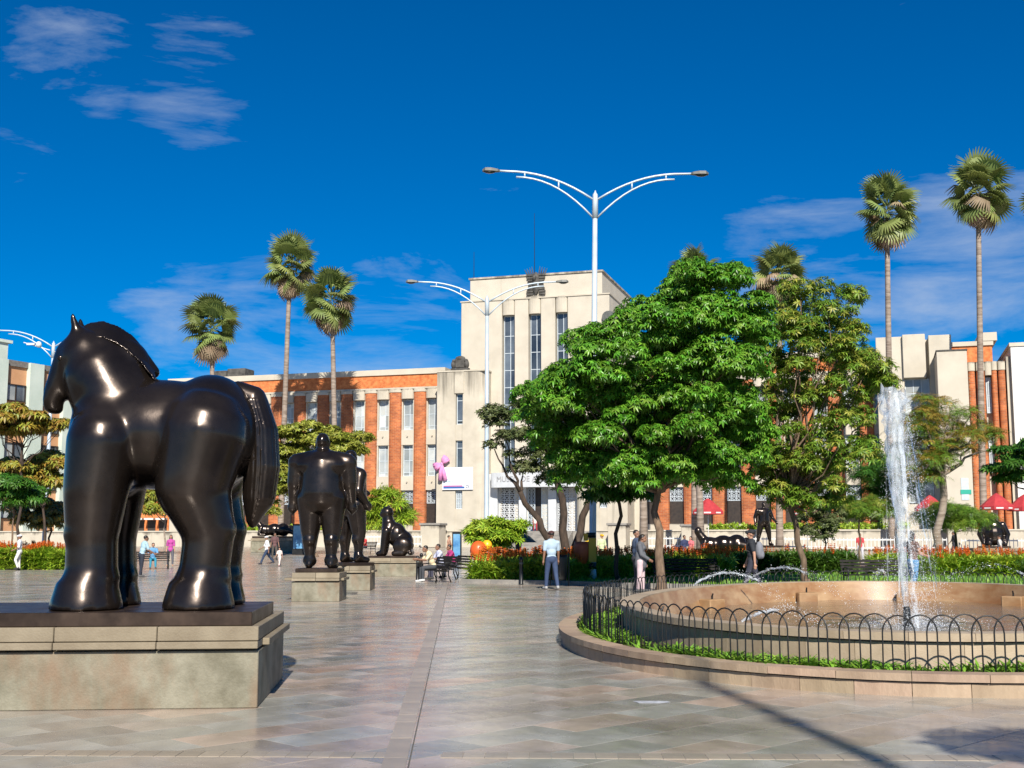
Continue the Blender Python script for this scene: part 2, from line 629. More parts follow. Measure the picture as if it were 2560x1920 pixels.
# ================================================================ the ground
def sheet(name, x0, x1, y0, y1, nx, ny, zf, mat):
    xs = np.linspace(x0, x1, nx + 1)
    ys = np.linspace(y0, y1, ny + 1)
    V = [(x, y, zf(x, y)) for y in ys for x in xs]
    Fc = [(j * (nx + 1) + i, j * (nx + 1) + i + 1, (j + 1) * (nx + 1) + i + 1, (j + 1) * (nx + 1) + i) for j in range(ny) for i in range(nx)]
    return inst(name, npmesh(name, V, Fc, mat))


BA, BS = R(-2.5), 45.0     # direction of the paving joint, lay angle of the slabs


def pavemat(name, src):
    """flagstone: mixed grey-green, pink and tan quartzite, worn to a low sheen"""
    m = bpy.data.materials.new(name)
    m.use_nodes = True
    t = m.node_tree
    b = t.nodes['Principled BSDF']
    tcn = N(t, 'ShaderNodeTexCoord')
    if src == 'obj':
        rr = N(t, 'ShaderNodeObjectInfo').outputs['Random']
    elif src == 'island':
        rr = N(t, 'ShaderNodeNewGeometry').outputs['Random Per Island']
    else:       # far pavement: slab pattern from a rotated brick grid
        mpn = N(t, 'ShaderNodeMapping')
        mpn.inputs['Rotation'].default_value = (0, 0, R(BS))
        t.links.new(tcn.outputs['Object'], mpn.inputs['Vector'])
        br = N(t, 'ShaderNodeTexBrick')
        br.inputs['Scale'].default_value = 1
        br.inputs['Brick Width'].default_value = 1.0
        br.inputs['Row Height'].default_value = .5
        br.inputs['Mortar Size'].default_value = .006
        br.inputs['Color1'].default_value = (0, 0, 0, 1)
        br.inputs['Color2'].default_value = (1, 1, 1, 1)
        br.inputs['Mortar'].default_value = (.5, .5, .5, 1)
        t.links.new(mpn.outputs[0], br.inputs['Vector'])
        rr = br.outputs[0]
    cr = N(t, 'ShaderNodeValToRGB')
    el = cr.color_ramp.elements
    stops = ((0, (0.218, 0.218, 0.196)), (0.18, (0.37, 0.298, 0.242)), (0.36, (0.282, 0.276, 0.242)), (0.5, (0.333, 0.327, 0.295)), (0.62, (0.407, 0.303, 0.234)), (0.76, (0.301, 0.302, 0.263)), (0.9, (0.36, 0.314, 0.271)), (1, (0.203, 0.21, 0.186)))
    el[0].position, el[0].color = stops[0][0], (*stops[0][1], 1)
    el[1].position, el[1].color = stops[-1][0], (*stops[-1][1], 1)
    for p, c in stops[1:-1]:
        e = el.new(p)
        e.color = (*c, 1)
    t.links.new(rr, cr.inputs[0])
    # veins and worn patches running through the stone
    n1 = N(t, 'ShaderNodeTexNoise')
    n1.inputs['Scale'].default_value = 1.3
    n1.inputs['Detail'].default_value = 8
    n1.inputs['Distortion'].default_value = 1.0
    t.links.new(tcn.outputs['Object' if src == 'far' else 'Object'], n1.inputs['Vector'])
    r1 = N(t, 'ShaderNodeMapRange')
    r1.inputs[1].default_value = .3
    r1.inputs[2].default_value = .7
    r1.inputs[3].default_value = .74
    r1.inputs[4].default_value = 1.28
    t.links.new(n1.outputs[0], r1.inputs[0])
    h = N(t, 'ShaderNodeHueSaturation')
    t.links.new(cr.outputs[0], h.inputs['Color'])
    t.links.new(r1.outputs[0], h.inputs['Value'])
    # grime and trodden spots
    ns = N(t, 'ShaderNodeTexNoise')
    ns.inputs['Scale'].default_value = 26
    ns.inputs['Detail'].default_value = 3
    geo = N(t, 'ShaderNodeNewGeometry')
    t.links.new(geo.outputs['Position'], ns.inputs['Vector'])
    rs = N(t, 'ShaderNodeMapRange')
    rs.inputs[1].default_value = .66
    rs.inputs[2].default_value = .74
    rs.inputs[4].default_value = .55
    t.links.new(ns.outputs[0], rs.inputs[0])
    ng = N(t, 'ShaderNodeTexNoise')
    ng.inputs['Scale'].default_value = .55
    ng.inputs['Detail'].default_value = 7
    t.links.new(geo.outputs['Position'], ng.inputs['Vector'])
    rg_ = N(t, 'ShaderNodeMapRange')
    rg_.inputs[1].default_value = .48
    rg_.inputs[2].default_value = .72
    rg_.inputs[4].default_value = .42
    t.links.new(ng.outputs[0], rg_.inputs[0])
    mxm = N(t, 'ShaderNodeMath', operation='MAXIMUM')
    t.links.new(rs.outputs[0], mxm.inputs[0])
    t.links.new(rg_.outputs[0], mxm.inputs[1])
    md = N(t, 'ShaderNodeMixRGB')
    md.inputs[2].default_value = (.06, .055, .047, 1)
    t.links.new(mxm.outputs[0], md.inputs[0])
    t.links.new(h.outputs[0], md.inputs[1])
    t.links.new(md.outputs[0], b.inputs['Base Color'])
    n2 = N(t, 'ShaderNodeTexNoise')
    n2.inputs['Scale'].default_value = 2.2
    n2.inputs['Detail'].default_value = 5
    t.links.new(tcn.outputs['Object'], n2.inputs['Vector'])
    r2 = N(t, 'ShaderNodeMapRange')
    r2.inputs[1].default_value = .3
    r2.inputs[2].default_value = .7
    r2.inputs[3].default_value = .13
    r2.inputs[4].default_value = .33
    t.links.new(n2.outputs[0], r2.inputs[0])
    t.links.new(r2.outputs[0], b.inputs['Roughness'])
    n3 = N(t, 'ShaderNodeTexNoise')
    n3.inputs['Scale'].default_value = 7
    n3.inputs['Detail'].default_value = 6
    t.links.new(tcn.outputs['Object'], n3.inputs['Vector'])
    bp = N(t, 'ShaderNodeBump')
    bp.inputs['Strength'].default_value = .16
    bp.inputs['Distance'].default_value = .02
    t.links.new(n3.outputs[0], bp.inputs['Height'])
    t.links.new(bp.outputs[0], b.inputs['Normal'])
    return m


MAT['pave_obj'] = pavemat('flagstone', 'obj')
MAT['pave_isl'] = pavemat('flagstone_mass', 'island')
MAT['pave_far'] = pavemat('flagstone_far', 'far')
MAT['joint'] = mk('joint_mortar', (.09, .08, .065), (.13, .115, .09), rough=.6)
MAT['band'] = mk('band_stone', (.27, .235, .185), (.33, .28, .215), scale=4, rough=.32, rnd='obj', rv=.13, bump=.1)

plaza = sheet('plaza', -160, 160, -60, 190, 8, 250, lambda x, y: gz(y) - (.005 if y < 42 else 0.0), MAT['joint'])
plaza.data.materials.append(MAT['pave_far'])
for pl in plaza.data.polygons:
    if pl.center.y > 42: pl.material_index = 1
tag(plaza, kind='structure')
terr = sheet('ground', -1500, 1500, -1500, 2500, 2, 2, lambda x, y: -.25, MAT['greystone'])
tag(terr, kind='structure')

# ---- fountain outline
FC = Vector((6.61, 21.04))
FA, FB, FT = 4.50, 8.21, -.295


def oval(w, off=0.0):
    c, s = math.cos(w), math.sin(w)
    X, Y = FA * c, FB * s
    nx, ny = c / FA, s / FB
    l = math.hypot(nx, ny)
    X += nx / l * off
    Y += ny / l * off
    return Vector((FC.x + X * math.cos(FT) - Y * math.sin(FT), FC.y + X * math.sin(FT) + Y * math.cos(FT)))


def oval_ts(n, off):
    """n angles equally spaced along the outline"""
    ws = np.linspace(0, 2 * math.pi, 2000)
    ps = np.array([oval(w, off)[:] for w in ws])
    L = np.concatenate([[0], np.cumsum(np.hypot(*(ps[1:] - ps[:-1]).T))])
    return np.interp(np.linspace(0, L[-1], n + 1), L, ws), L[-1]


def in_oval(p, off):
    d = Vector((p[0] - FC.x, p[1] - FC.y))
    X = d.x * math.cos(FT) + d.y * math.sin(FT)
    Y = -d.x * math.sin(FT) + d.y * math.cos(FT)
    return (X / (FA + off)) ** 2 + (Y / (FB + off)) ** 2 < 1


KOFF = .95            # outer face of the kerb beyond the basin
CZ_BASIN = .55
# ---- flagstones: each its own stone near the camera
SW, SH = 1.0, .5
ca, sa = math.cos(R(BS)), math.sin(R(BS))


def slabs():
    res = []
    for j in range(-90, 140):
        for i in range(-50, 80):
            a = (i + (.5 if j % 2 else 0)) * SW
            b = j * SH
            x, y = a * ca - b * sa, a * sa + b * ca
            if y < 5.5 or y > 42: continue
            if abs(x) > .47 * y + 2.2: continue
            if in_oval((x, y), .3): continue
            if -5.6 < x < -2.9 and 12.0 < y < 13.5: continue
            res.append((x, y))
    res.sort(key=lambda p: p[1] + abs(p[0]) * .2 if (abs(p[0]) < .45 * p[1]) else 99)
    return res


def slabmesh(name, mat):
    mb = MB()
    mb.box((0, 0, -.02), (SW - .004, SH - .004, .04), 0, .0012)
    return mb.mesh(name, mat)


SL = slabs()
for vi in range(6): pass
slab_me = slabmesh('flagstone', MAT['pave_obj'])
for i, (x, y) in enumerate(SL[:300]):
    inst('flagstone', slab_me, plaza, (x, y, random.uniform(-.0008, .0008)),
         (random.uniform(-.0006, .0006), random.uniform(-.0006, .0006), R(BS) + (math.pi if random.random() < .5 else 0)))
mb = MB()
for x, y in SL[300:]:
    mb.box((x, y, -.01 + random.uniform(-.0007, .0007)), (SW - .004, SH - .004, .02), R(BS))
o = mb.build('flagstone_field', MAT['pave_isl'], plaza)
tag(o, 'flagstones laid diagonally across the rest of the plaza', kind='stuff')

# ---- bands of small stones crossing the slabs
jx = lambda y: -.71 - (y - 8.2) * .0437
y = 6.6
bl = .42
bandm = MB()
bandm.box((0, 0, .0), (.168, bl - .006, .014), 0, .001)
bandme = bandm.mesh('band_stone', MAT['band'])
k = 0
while y < 43:
    inst('band_stone', bandme, plaza, (jx(y) - .085, y, -.0035 + random.uniform(-.001, .001)), (0, 0, R(2.5)))
    y += bl
mb = MB()
gm = MB()
gm.b2(-.005, .005, 0, 37, -.01, .0042)
o = gm.build('drain_joint', MAT['joint'], plaza, loc=(jx(6.5) + .018, 6.5, 0), rot=(0, 0, R(2.5)))
cbm = MB()
cbm.box((0, 0, 0), (.153, .22, .014), 0, .001)
cbme = cbm.mesh('band_cobble', MAT['band'])
dr = Vector((1, -.03)).normalized()
for i in range(-34, 62):
    if abs(i * .158 - .08) < .17: continue
    x, y = jx(9.0) + i * .158, 9.02 - .03 * i * .158
    if abs(x) > .44 * y + .3 or x < -4.1: continue
    inst('band_cobble', cbme, plaza, (x, y, -.0038 + random.uniform(-.0006, .0006)), (0, 0, -.03))

# a small puddle on the paving, its white sheen put into the colour
mb = MB()
pp = P(1625, 1756, 0)
poly = [(pp.x + .16 * math.cos(w) * (1 + .25 * math.sin(3 * w + 1)), pp.y + .11 * math.sin(w) * (1 + .3 * math.cos(2 * w))) for w in np.linspace(0, 2 * math.pi, 15)[:-1]]
mb.prism(poly, .0025, .0045)
o = mb.build('pale_puddle', mk('puddle_sheen', (.30, .31, .33), (.55, .57, .60), scale=14, rough=.5))
tag(o, 'small puddle lying flat on the paving, white sheen in its colour', 'puddle')

# ================================================================ fountain
fk = empty('fountain', (FC.x, FC.y, 0), 0, 'oval stone fountain with planted outer ring and stepped kerb', 'fountain')


def loc2(p, z):
    return (p.x - FC.x, p.y - FC.y, z)


def ring_stones(name, n, o0, o1, z0, z1, mat, parent, gap=.004, seg=2):
    ts, L = oval_ts(n, o1)
    for i in range(n):
        a, b = ts[i], ts[i + 1]
        g = gap / L * 2 * math.pi
        m = MB()
        ws = np.linspace(a + g, b - g, seg + 1)
        for q in range(seg):
            pa, pb, pc, pd = oval(ws[q], o0), oval(ws[q], o1), oval(ws[q + 1], o1), oval(ws[q + 1], o0)
            c = oval((a + b) / 2, (o0 + o1) / 2)
            pts = [(p.x - c.x, p.y - c.y) for p in (pa, pb, pc, pd)]
            m.hexa([(x, y, z0) for x, y in pts] + [(x, y, z1) for x, y in pts])
        c = oval((a + b) / 2, (o0 + o1) / 2)
        m.build(name, mat, parent, loc=loc2(c, random.uniform(-.002, .002)))


# outer kerb: face stones with an overhanging coping
ring_stones('kerb_stone', 84, KOFF - .16, KOFF, -.05, .135, MAT['kerb'], fk)
ring_stones('kerb_coping', 64, KOFF - .24, KOFF + .035, .15, .225, MAT['kerb'], fk)
ring_stones('kerb_joint', 24, KOFF - .2, KOFF - .03, .13, .155, MAT['joint'], fk, gap=0, seg=4)
# basin wall and coping
ring_stones('basin_stone', 72, -.16, -.02, -.1, CZ_BASIN - .105, MAT['basin'], fk)
ring_stones('basin_coping', 60, -.27, .035, CZ_BASIN - .085, CZ_BASIN, MAT['basin'], fk)
ring_stones('basin_joint', 24, -.22, -.05, CZ_BASIN - .11, CZ_BASIN - .08, MAT['joint'], fk, gap=0, seg=4)


def fan(name, off, z, mat, parent, n=96, inner=None, z1=None):
    ws = np.linspace(0, 2 * math.pi, n + 1)[:-1]
    m = MB()
    if inner is None:
        m.add([loc2(oval(w, off), z) for w in ws], [tuple(range(n))])
    else:
        vs = [loc2(oval(w, off), z) for w in ws] + [loc2(oval(w, inner), z if z1 is None else z1) for w in ws]
        m.add(vs, [(i, (i + 1) % n, n + (i + 1) % n, n + i) for i in range(n)])
    return m.build(name, mat, parent, smooth=True)


fan('basin_lining', -.28, CZ_BASIN - .01, MAT['basin_in'], fk, inner=-.55, z1=-.16)
fan('basin_floor', -.5, -.16, MAT['basin_in'], fk)
fan('planting_soil', KOFF - .17, .17, MAT['soil'], fk, inner=-.03)
# spout blocks along the inside of the basin wall
blk = MB()
blk.box((0, 0, .17), (.34, .42, .36), 0, .02)
blkme = blk.mesh('spout_block', MAT['basin_in'])
nozm = MB()
nozm.tube([(0, 0, .35), (0, 0, .40), (.03, 0, .46)], [.02, .02, .014], 8)
nozme = nozm.mesh('spout_nozzle', MAT['iron'])
SPOUT = []
for w in np.linspace(0, 2 * math.pi, 11)[:-1] + .25:
    p = oval(w, -.62)
    q = (Vector((FC.x, FC.y)) - p)
    b = inst('spout_block', blkme, fk, loc2(p, -.02), (0, 0, math.atan2(q.y, q.x)))
    inst('spout_nozzle', nozme, b)
    SPOUT.append(p)

# water: a brown shallow sheet, ruffled by the jet
wm = bpy.data.materials.new('fountain_water')
wm.use_nodes = True
t = wm.node_tree
b = t.nodes['Principled BSDF']
b.inputs['Base Color'].default_value = (.52, .40, .28, 1)
b.inputs['Roughness'].default_value = .06
b.inputs['Transmission Weight'].default_value = .75
b.inputs['IOR'].default_value = 1.33
n3 = N(t, 'ShaderNodeTexNoise')
n3.inputs['Scale'].default_value = 5
n3.inputs['Detail'].default_value = 5
tcn = N(t, 'ShaderNodeTexCoord')
t.links.new(tcn.outputs['Object'], n3.inputs['Vector'])
bp = N(t, 'ShaderNodeBump')
bp.inputs['Strength'].default_value = .5
bp.inputs['Distance'].default_value = .06
t.links.new(n3.outputs[0], bp.inputs['Height'])
t.links.new(bp.outputs[0], b.inputs['Normal'])
WZ = .13
ws = np.linspace(0, 2 * math.pi, 121)[:-1]
m = MB()
rings = [-.43, -1.2, -2.0, -2.9, -3.6, -4.2]
vs = [(*oval(w, -.43)[:], 0) for w in ws]
vs = []
for k, s in enumerate((1, .85, .7, .55, .4, .25, .1)):
    for w in ws:
        p = oval(w, -.43)
        q = FC + (p - FC) * s
        vs.append((q.x - FC.x, q.y - FC.y, RNG.normal() * .006 * (1.3 - s) + .01 * math.sin(9 * s)))
n_ = len(ws)
fs = []
for k in range(6):
    for i in range(n_):
        j = (i + 1) % n_
        fs.append((k * n_ + i, k * n_ + j, (k + 1) * n_ + j, (k + 1) * n_ + i))
fs.append(tuple(range(6 * n_, 7 * n_)))
m.add(vs, fs)
o = m.build('water', wm, None, True, loc=(FC.x, FC.y, WZ))
tag(o, kind='structure')

# ---- hoop fence round the planted ring: each hoop its own bent rod
fe = empty('hoop_fence', (FC.x, FC.y, .17), 0, 'low black iron fence of overlapping hoops around the fountain', 'fence')
HF = KOFF - .36
NH = 204
ts, L = oval_ts(NH, HF)
HW = L / NH * 1.46
hp = []
for k in range(0, 5): hp.append((-HW / 2, 0, .42 * k / 4))
for k in range(1, 10):
    w = math.pi - math.pi * k / 10
    hp.append((HW / 2 * math.cos(w), 0, .42 + HW / 2 * 1.1 * math.sin(w)))
for k in range(4, -1, -1): hp.append((HW / 2, 0, .42 * k / 4))
hm = MB()
hm.tube(hp, .0085, 6)
hme = hm.mesh('hoop', MAT['iron'], True)
for i in range(NH):
    w = (ts[i] + ts[i + 1]) / 2
    p = oval(w, HF)
    q = oval(w + .01, HF) - oval(w - .01, HF)
    inst('hoop', hme, fe, (p.x - FC.x, p.y - FC.y, .008 * (i % 2)), (random.uniform(-.02, .02), random.uniform(-.012, .012), math.atan2(q.y, q.x) + R(3) * (1 if i % 2 else -1)), (1, 1, random.uniform(.985, 1.02)))


# ---- leaf shapes for scattering
def scatter(pos, rot, scl, tv, tf):
    """copies of template (tv, tf) at pos with 3x3 rotations and scales -> V, F"""
    pos = np.asarray(pos, float)
    n = len(pos)
    tv = np.asarray(tv, float)
    tf = np.asarray(tf, int)
    V = np.einsum('nij,vj->nvi', rot, tv) * np.asarray(scl)[:, None, None] + pos[:, None, :]
    Fc = tf[None] + (np.arange(n) * len(tv))[:, None, None]
    return V.reshape(-1, 3), Fc.reshape(-1, tf.shape[1])


def rotz(a):
    a = np.asarray(a)
    c, s = np.cos(a), np.sin(a)
    M = np.zeros((len(a), 3, 3))
    M[:, 0, 0], M[:, 0, 1], M[:, 1, 0], M[:, 1, 1], M[:, 2, 2] = c, -s, s, c, 1
    return M


def frames(nrm, spin):
    """rotations taking +z to nrm, spun about it"""
    nrm = nrm / np.linalg.norm(nrm, axis=1, keepdims=True)
    ref = np.where(np.abs(nrm[:, 2:3]) < .95, np.array([[0, 0, 1.]]), np.array([[1., 0, 0]]))
    a = np.cross(ref, nrm)
    a /= np.linalg.norm(a, axis=1, keepdims=True)
    b = np.cross(nrm, a)
    c, s = np.cos(spin)[:, None], np.sin(spin)[:, None]
    A, B = a * c + b * s, -a * s + b * c
    return np.stack([A, B, nrm], axis=2)


def leaf_t(L, w, fold=.25, droop=.25):
    """one pointed leaf along +x, folded along its midrib"""
    v = [(0, 0, 0), (L * .45, w / 2, w * fold - droop * L * .2), (L * .45, -w / 2, w * fold - droop * L * .2), (L * .5, 0, -droop * L * .22), (L, 0, -droop * L)]
    return v, [(0, 3, 1), (0, 2, 3), (1, 3, 4), (3, 2, 4)]


def rosette(n, L, w, tilt, droop, rnd, seed=1, stem=0.0):
    rg = np.random.default_rng(seed)
    V, Fc = [], []
    for k in range(n):
        a = 2 * math.pi * (k + rg.uniform(-.25, .25)) / n
        l = L * rg.uniform(.75, 1.15)
        lv, lf = leaf_t(l, w * rg.uniform(.8, 1.15), .25, droop * rg.uniform(.6, 1.4))
        ti = tilt + rg.uniform(-rnd, rnd)
        b = len(V)
        for x, y, z in lv:
            x += stem * L
            X, Z = x * math.cos(ti) - z * math.sin(ti), x * math.sin(ti) + z * math.cos(ti)
            V.append((X * math.cos(a) - y * math.sin(a), X * math.sin(a) + y * math.cos(a), Z))
        Fc += [tuple(i + b for i in f) for f in lf]
    return V, Fc


def blade_t(h, w, bend):
    v = [(-w / 2, 0, 0), (w / 2, 0, 0), (-w * .42, bend * .35, h * .5), (w * .42, bend * .35, h * .5), (-w * .06, bend, h), (w * .06, bend, h)]
    return v, [(0, 1, 3, 2), (2, 3, 5, 4)]


# tufts in the planted ring (between kerb and basin)
n = 5200
w = RNG.uniform(0, 2 * math.pi, n)
of = RNG.uniform(.12, KOFF - .3, n)
ps = np.array([(*oval(a, q)[:], .17) for a, q in zip(w, of)])
keep = (np.sin(ps[:, 0] * 2.3 + 1) + np.sin(ps[:, 1] * 1.9) + RNG.uniform(-1.3, 1.6, n)) > -.6
ps = ps[keep]
V, Fc = [], []
tv, tf = rosette(7, .16, .035, .75, .5, .5, 4)
V1, F1 = scatter(ps, rotz(RNG.uniform(0, 6.28, len(ps))), RNG.uniform(.45, 1.25, len(ps)), tv, tf)
V1[:, 2] = np.maximum(V1[:, 2], .168)
o = inst('ring_grass', npmesh('ring_grass', V1, F1, MAT['grass']))
tag(o, 'short bright green tufts growing between the kerb and the basin wall', 'grass', kind='stuff')

# ================================================================ planted island behind the fountain
IS = [(-1.75, 42.6), (1.4, 41.2), (4.0, 38.8), (9.0, 36.6), (16, 36.0), (32, 38.5), (40, 46), (40, 66), (16, 66), (6.0, 58), (-1.2, 50)]
m = MB()
m.prism(IS, -.02, .05)
o = m.build('lawn', MAT['lawn'])
tag(o, kind='structure')


def in_poly(x, y, poly):
    c = False
    j = len(poly) - 1
    for i in range(len(poly)):
        if (poly[i][1] > y) != (poly[j][1] > y) and x < (poly[j][0] - poly[i][0]) * (y - poly[i][1]) / (poly[j][1] - poly[i][1]) + poly[i][0]:
            c = not c
        j = i
    return c


# low kerb round the island
ik = empty('island_kerb', (0, 0, 0), 0, 'low dark stone kerb edging the planted island', 'kerb')
for i in range(len(IS)):
    a, b = Vector(IS[i]), Vector(IS[(i + 1) % len(IS)])
    if a.y > 60 and b.y > 60: continue
    k = max(1, int((b - a).length / 1.0))
    for q in range(k):
        p, r_ = a.lerp(b, q / k), a.lerp(b, (q + 1) / k)
        d = r_ - p
        m = MB()
        m.box((0, 0, .06), (d.length - .01, .16, .16), 0, .012)
        m.build('kerb_block', MAT['greystone'], ik, loc=((p.x + r_.x) / 2, (p.y + r_.y) / 2, 0), rot=(0, 0, math.atan2(d.y, d.x)))

n = 26000
pts = np.column_stack([RNG.uniform(-1, 34, n), 36 + 26 * RNG.uniform(0, 1, n) ** 1.6])
keep = np.array([in_poly(x, y, IS) for x, y in pts])
pts = pts[keep]
tv, tf = blade_t(.085, .028, .03)
V1, F1 = scatter(np.column_stack([pts, np.full(len(pts), .05)]), rotz(RNG.uniform(0, 6.28, len(pts))), RNG.uniform(.6, 1.5, len(pts)), tv, tf)
o = inst('lawn_grass', npmesh('lawn_grass', V1, F1, MAT['grass']))
tag(o, 'mown grass blades of the lawn behind the fountain', 'grass', kind='stuff')


def bed(name, label, poly, n, h, mat, fl=None, flmat=None, z=.05, seed=3, cat='plants'):
    """dense upright leafy bedding with flower spikes on top"""
    rg = np.random.default_rng(seed)
    P_ = np.array(poly)
    x0, y0 = P_.min(0)
    x1, y1 = P_.max(0)
    pts = []
    while len(pts) < n:
        x, y = rg.uniform(x0, x1), rg.uniform(y0, y1)
        if in_poly(x, y, poly): pts.append((x, y))
    pts = np.array(pts)
    root = empty(name, (0, 0, 0), 0, label, cat)
    tv, tf = rosette(9, .34, .055, .95, .55, .45, seed)
    V, Fc = [], []
    b = 0
    hh = h * (.82 + .18 * np.sin(pts[:, 0] * 1.7) * np.sin(pts[:, 1] * 2.1 + pts[:, 0]))
    for lev in (.0, .26, .5, .72):
        pz = z + hh * lev
        q = np.column_stack([pts + rg.normal(0, .06, pts.shape), pz])
        V1, F1 = scatter(q, frames(np.column_stack([rg.normal(0, .25, (n, 2)), np.ones(n)]), rg.uniform(0, 6.28, n)), rg.uniform(.75, 1.25, n) * h / .9, tv, tf)
        V.append(V1)
        Fc.append(F1 + b)
        b += len(V1)
    o = inst('foliage', npmesh('foliage', np.vstack(V), np.vstack(Fc), mat), root)
    tag(o, kind='stuff')
    if fl:
        sel = rg.uniform(0, 1, n) < fl
        q = pts[sel]
        k = len(q)
        tv, tf = rosette(8, .10, .035, 1.1, .2, .5, seed + 1)
        V, Fc = [], []
        b = 0
        for dz in (.0, .09, .17):
            V1, F1 = scatter(np.column_stack([q, z + hh[sel] * .97 + .10 + dz]), rotz(rg.uniform(0, 6.28, k)), rg.uniform(.8, 1.4, k) * (1 - dz * 2), tv, tf)
            V.append(V1); Fc.append(F1 + b); b += len(V1)
        o = inst('flower_spikes', npmesh('flower_spikes', np.vstack(V), np.vstack(Fc), flmat or MAT['flower']), root)
        tag(o, kind='stuff')
    return root


bed('flower_bed', 'bright green leafy bed topped with orange flower spikes beside the benches',
    [(-1.45, 43.0), (1.0, 42.3), (3.4, 45.8), (8.5, 48.2), (9.2, 51.2), (3.0, 49.6), (-1.0, 47.2)], 1500, .92, MAT['leaf_bed'], .5, seed=3)
bed('hedge_bed', 'dark green shaded hedge behind the tall tree trunk and benches',
    [(6.8, 51.6), (14.5, 51.6), (14.5, 54), (6.8, 54)], 1000, 1.0, MAT['leaf_hedge'], .12, seed=5, cat='hedge')
bed('flower_bed', 'yellow-green leafy bed with few orange flowers behind the water jet',
    [(14.7, 49.6), (22.5, 48.4), (24.0, 50.6), (15.0, 52)], 1100, .95, MAT['leaf_bed'], .3, seed=8)
bed('hedge_bed', 'dark glossy hedge at the right edge behind the fountain spray',
    [(19.5, 44.8), (27.5, 44.2), (27.5, 46.8), (19.5, 47.4)], 1000, .9, MAT['leaf_hedge'], .0, seed=9, cat='hedge')
gp = [G(-60, 60.5), G(165, 60.5), G(165, 63.5), G(-60, 63.5)]
bed('flower_bed', 'green leafy bed with orange flowers at the far left behind the horse statue',
    [(p.x, p.y) for p in gp], 900, 1.15, MAT['leaf_bed'], .5, z=0, seed=12)
# ================================================================ the museum
MQ = Vector((-4.84, 115.0, 0))
MA = R(-16.8)
mt = Vector((math.cos(MA), math.sin(MA), 0))        # along the facade, to the right
mn = Vector((-math.sin(MA), math.cos(MA), 0))       # into the building


def FU(px, py, yl=0.0):
    """photo pixel on the facade plane yl metres behind the tower front -> (u, z)"""
    d = ray(px, py)
    o_ = Vector((0, 0, CAMH)) - MQ
    t_ = (yl - o_.dot(mn)) / d.dot(mn)
    p = o_ + d * t_
    return p.dot(mt), p.z


def fu(px, yl=0.0): return FU(px, 1200, yl)[0]


TZ = 2.15                                        # terrace level at the foot of the walls
mus = empty('museum', MQ, MA, 'cream stone and orange brick museum with a square tower and long wings', 'building')


def mpart(name, m, mat, parent=None, smooth=False):
    return m.build(name, mat, parent or mus, smooth)


def rounded(m, x0, x1, yf, yb, z0, z1, bulge=.25, n=7):
    """vertical shaft with a softly rounded front"""
    poly = [(x1, yb), (x0, yb)]
    for k in range(n + 1):
        w = math.pi * (1 - k / n)
        poly.append(((x0 + x1) / 2 + (x1 - x0) / 2 * math.cos(w), yf + bulge - bulge * math.sin(w) ** .8))
    m.prism(poly, z0, z1)
    return m


def window(parent_name, x0, x1, z0, z1, y, rows, cols, glass, reveal=True, fr=.06):
    """steel window: frame, bars and one pane per opening"""
    m = MB()
    f = .07
    m.b2(x0, x0 + f, y - .03, y + .03, z0, z1); m.b2(x1 - f, x1, y - .03, y + .03, z0, z1)
    m.b2(x0 + f, x1 - f, y - .03, y + .03, z0, z0 + f); m.b2(x0 + f, x1 - f, y - .03, y + .03, z1 - f, z1)
    xs = [x0 + f] + [x0 + (x1 - x0) * c for c in cols] + [x1 - f]
    zs = [z0 + f] + [z0 + (z1 - z0) * r_ for r_ in rows] + [z1 - f]
    for c in xs[1:-1]: m.b2(c - fr / 2, c + fr / 2, y - .022, y + .022, z0 + f, z1 - f)
    for k, r_ in enumerate(zs[1:-1]):
        for a, b in zip(xs[:-1], xs[1:]):
            m.b2(a + (fr / 2 if a != xs[0] else 0), b - (fr / 2 if b != xs[-1] else 0), y - .018, y + .018, r_ - fr / 2, r_ + fr / 2)
    w = mpart(parent_name, m, MAT['steel'])
    for a, b in zip(xs[:-1], xs[1:]):
        for c, d in zip(zs[:-1], zs[1:]):
            g = MB()
            e = .0
            yy = y + .012 + random.uniform(-.004, .004)
            g.hexa([(a, yy, c), (b, yy + random.uniform(-.01, .01), c), (b, yy + .01, c), (a, yy + .01, c), (a, yy, d), (b, yy, d), (b, yy + .01, d), (a, yy + .01, d)])
            mpart('pane', g, glass, w)
    return w


def lattice(name, x0, x1, z0, z1, y, mat, nx=3, bw=.05):
    """pierced metal grille of crossing bars and rings"""
    m = MB()
    f = .06
    m.b2(x0, x0 + f, y - .03, y + .03, z0, z1); m.b2(x1 - f, x1, y - .03, y + .03, z0, z1)
    m.b2(x0 + f, x1 - f, y - .03, y + .03, z0, z0 + f); m.b2(x0 + f, x1 - f, y - .03, y + .03, z1 - f, z1)
    cw = (x1 - x0) / nx
    nz_ = max(2, int((z1 - z0) / cw))
    ch = (z1 - z0) / nz_
    for i in range(1, nx): m.b2(x0 + i * cw - bw / 2, x0 + i * cw + bw / 2, y - .02, y + .02, z0 + f, z1 - f)
    for j in range(1, nz_): m.b2(x0 + f, x1 - f, y - .016, y + .016, z0 + j * ch - bw / 2, z0 + j * ch + bw / 2)
    for i in range(nx):
        for j in range(nz_):
            cx, cz = x0 + (i + .5) * cw, z0 + (j + .5) * ch
            r_ = min(cw, ch) * .3
            pts = [(cx + r_ * math.cos(w), y, cz + r_ * math.sin(w)) for w in np.linspace(0, 2 * math.pi, 9)]
            m.tube(pts, bw * .55, 4, False)
    return mpart(name, m, mat)


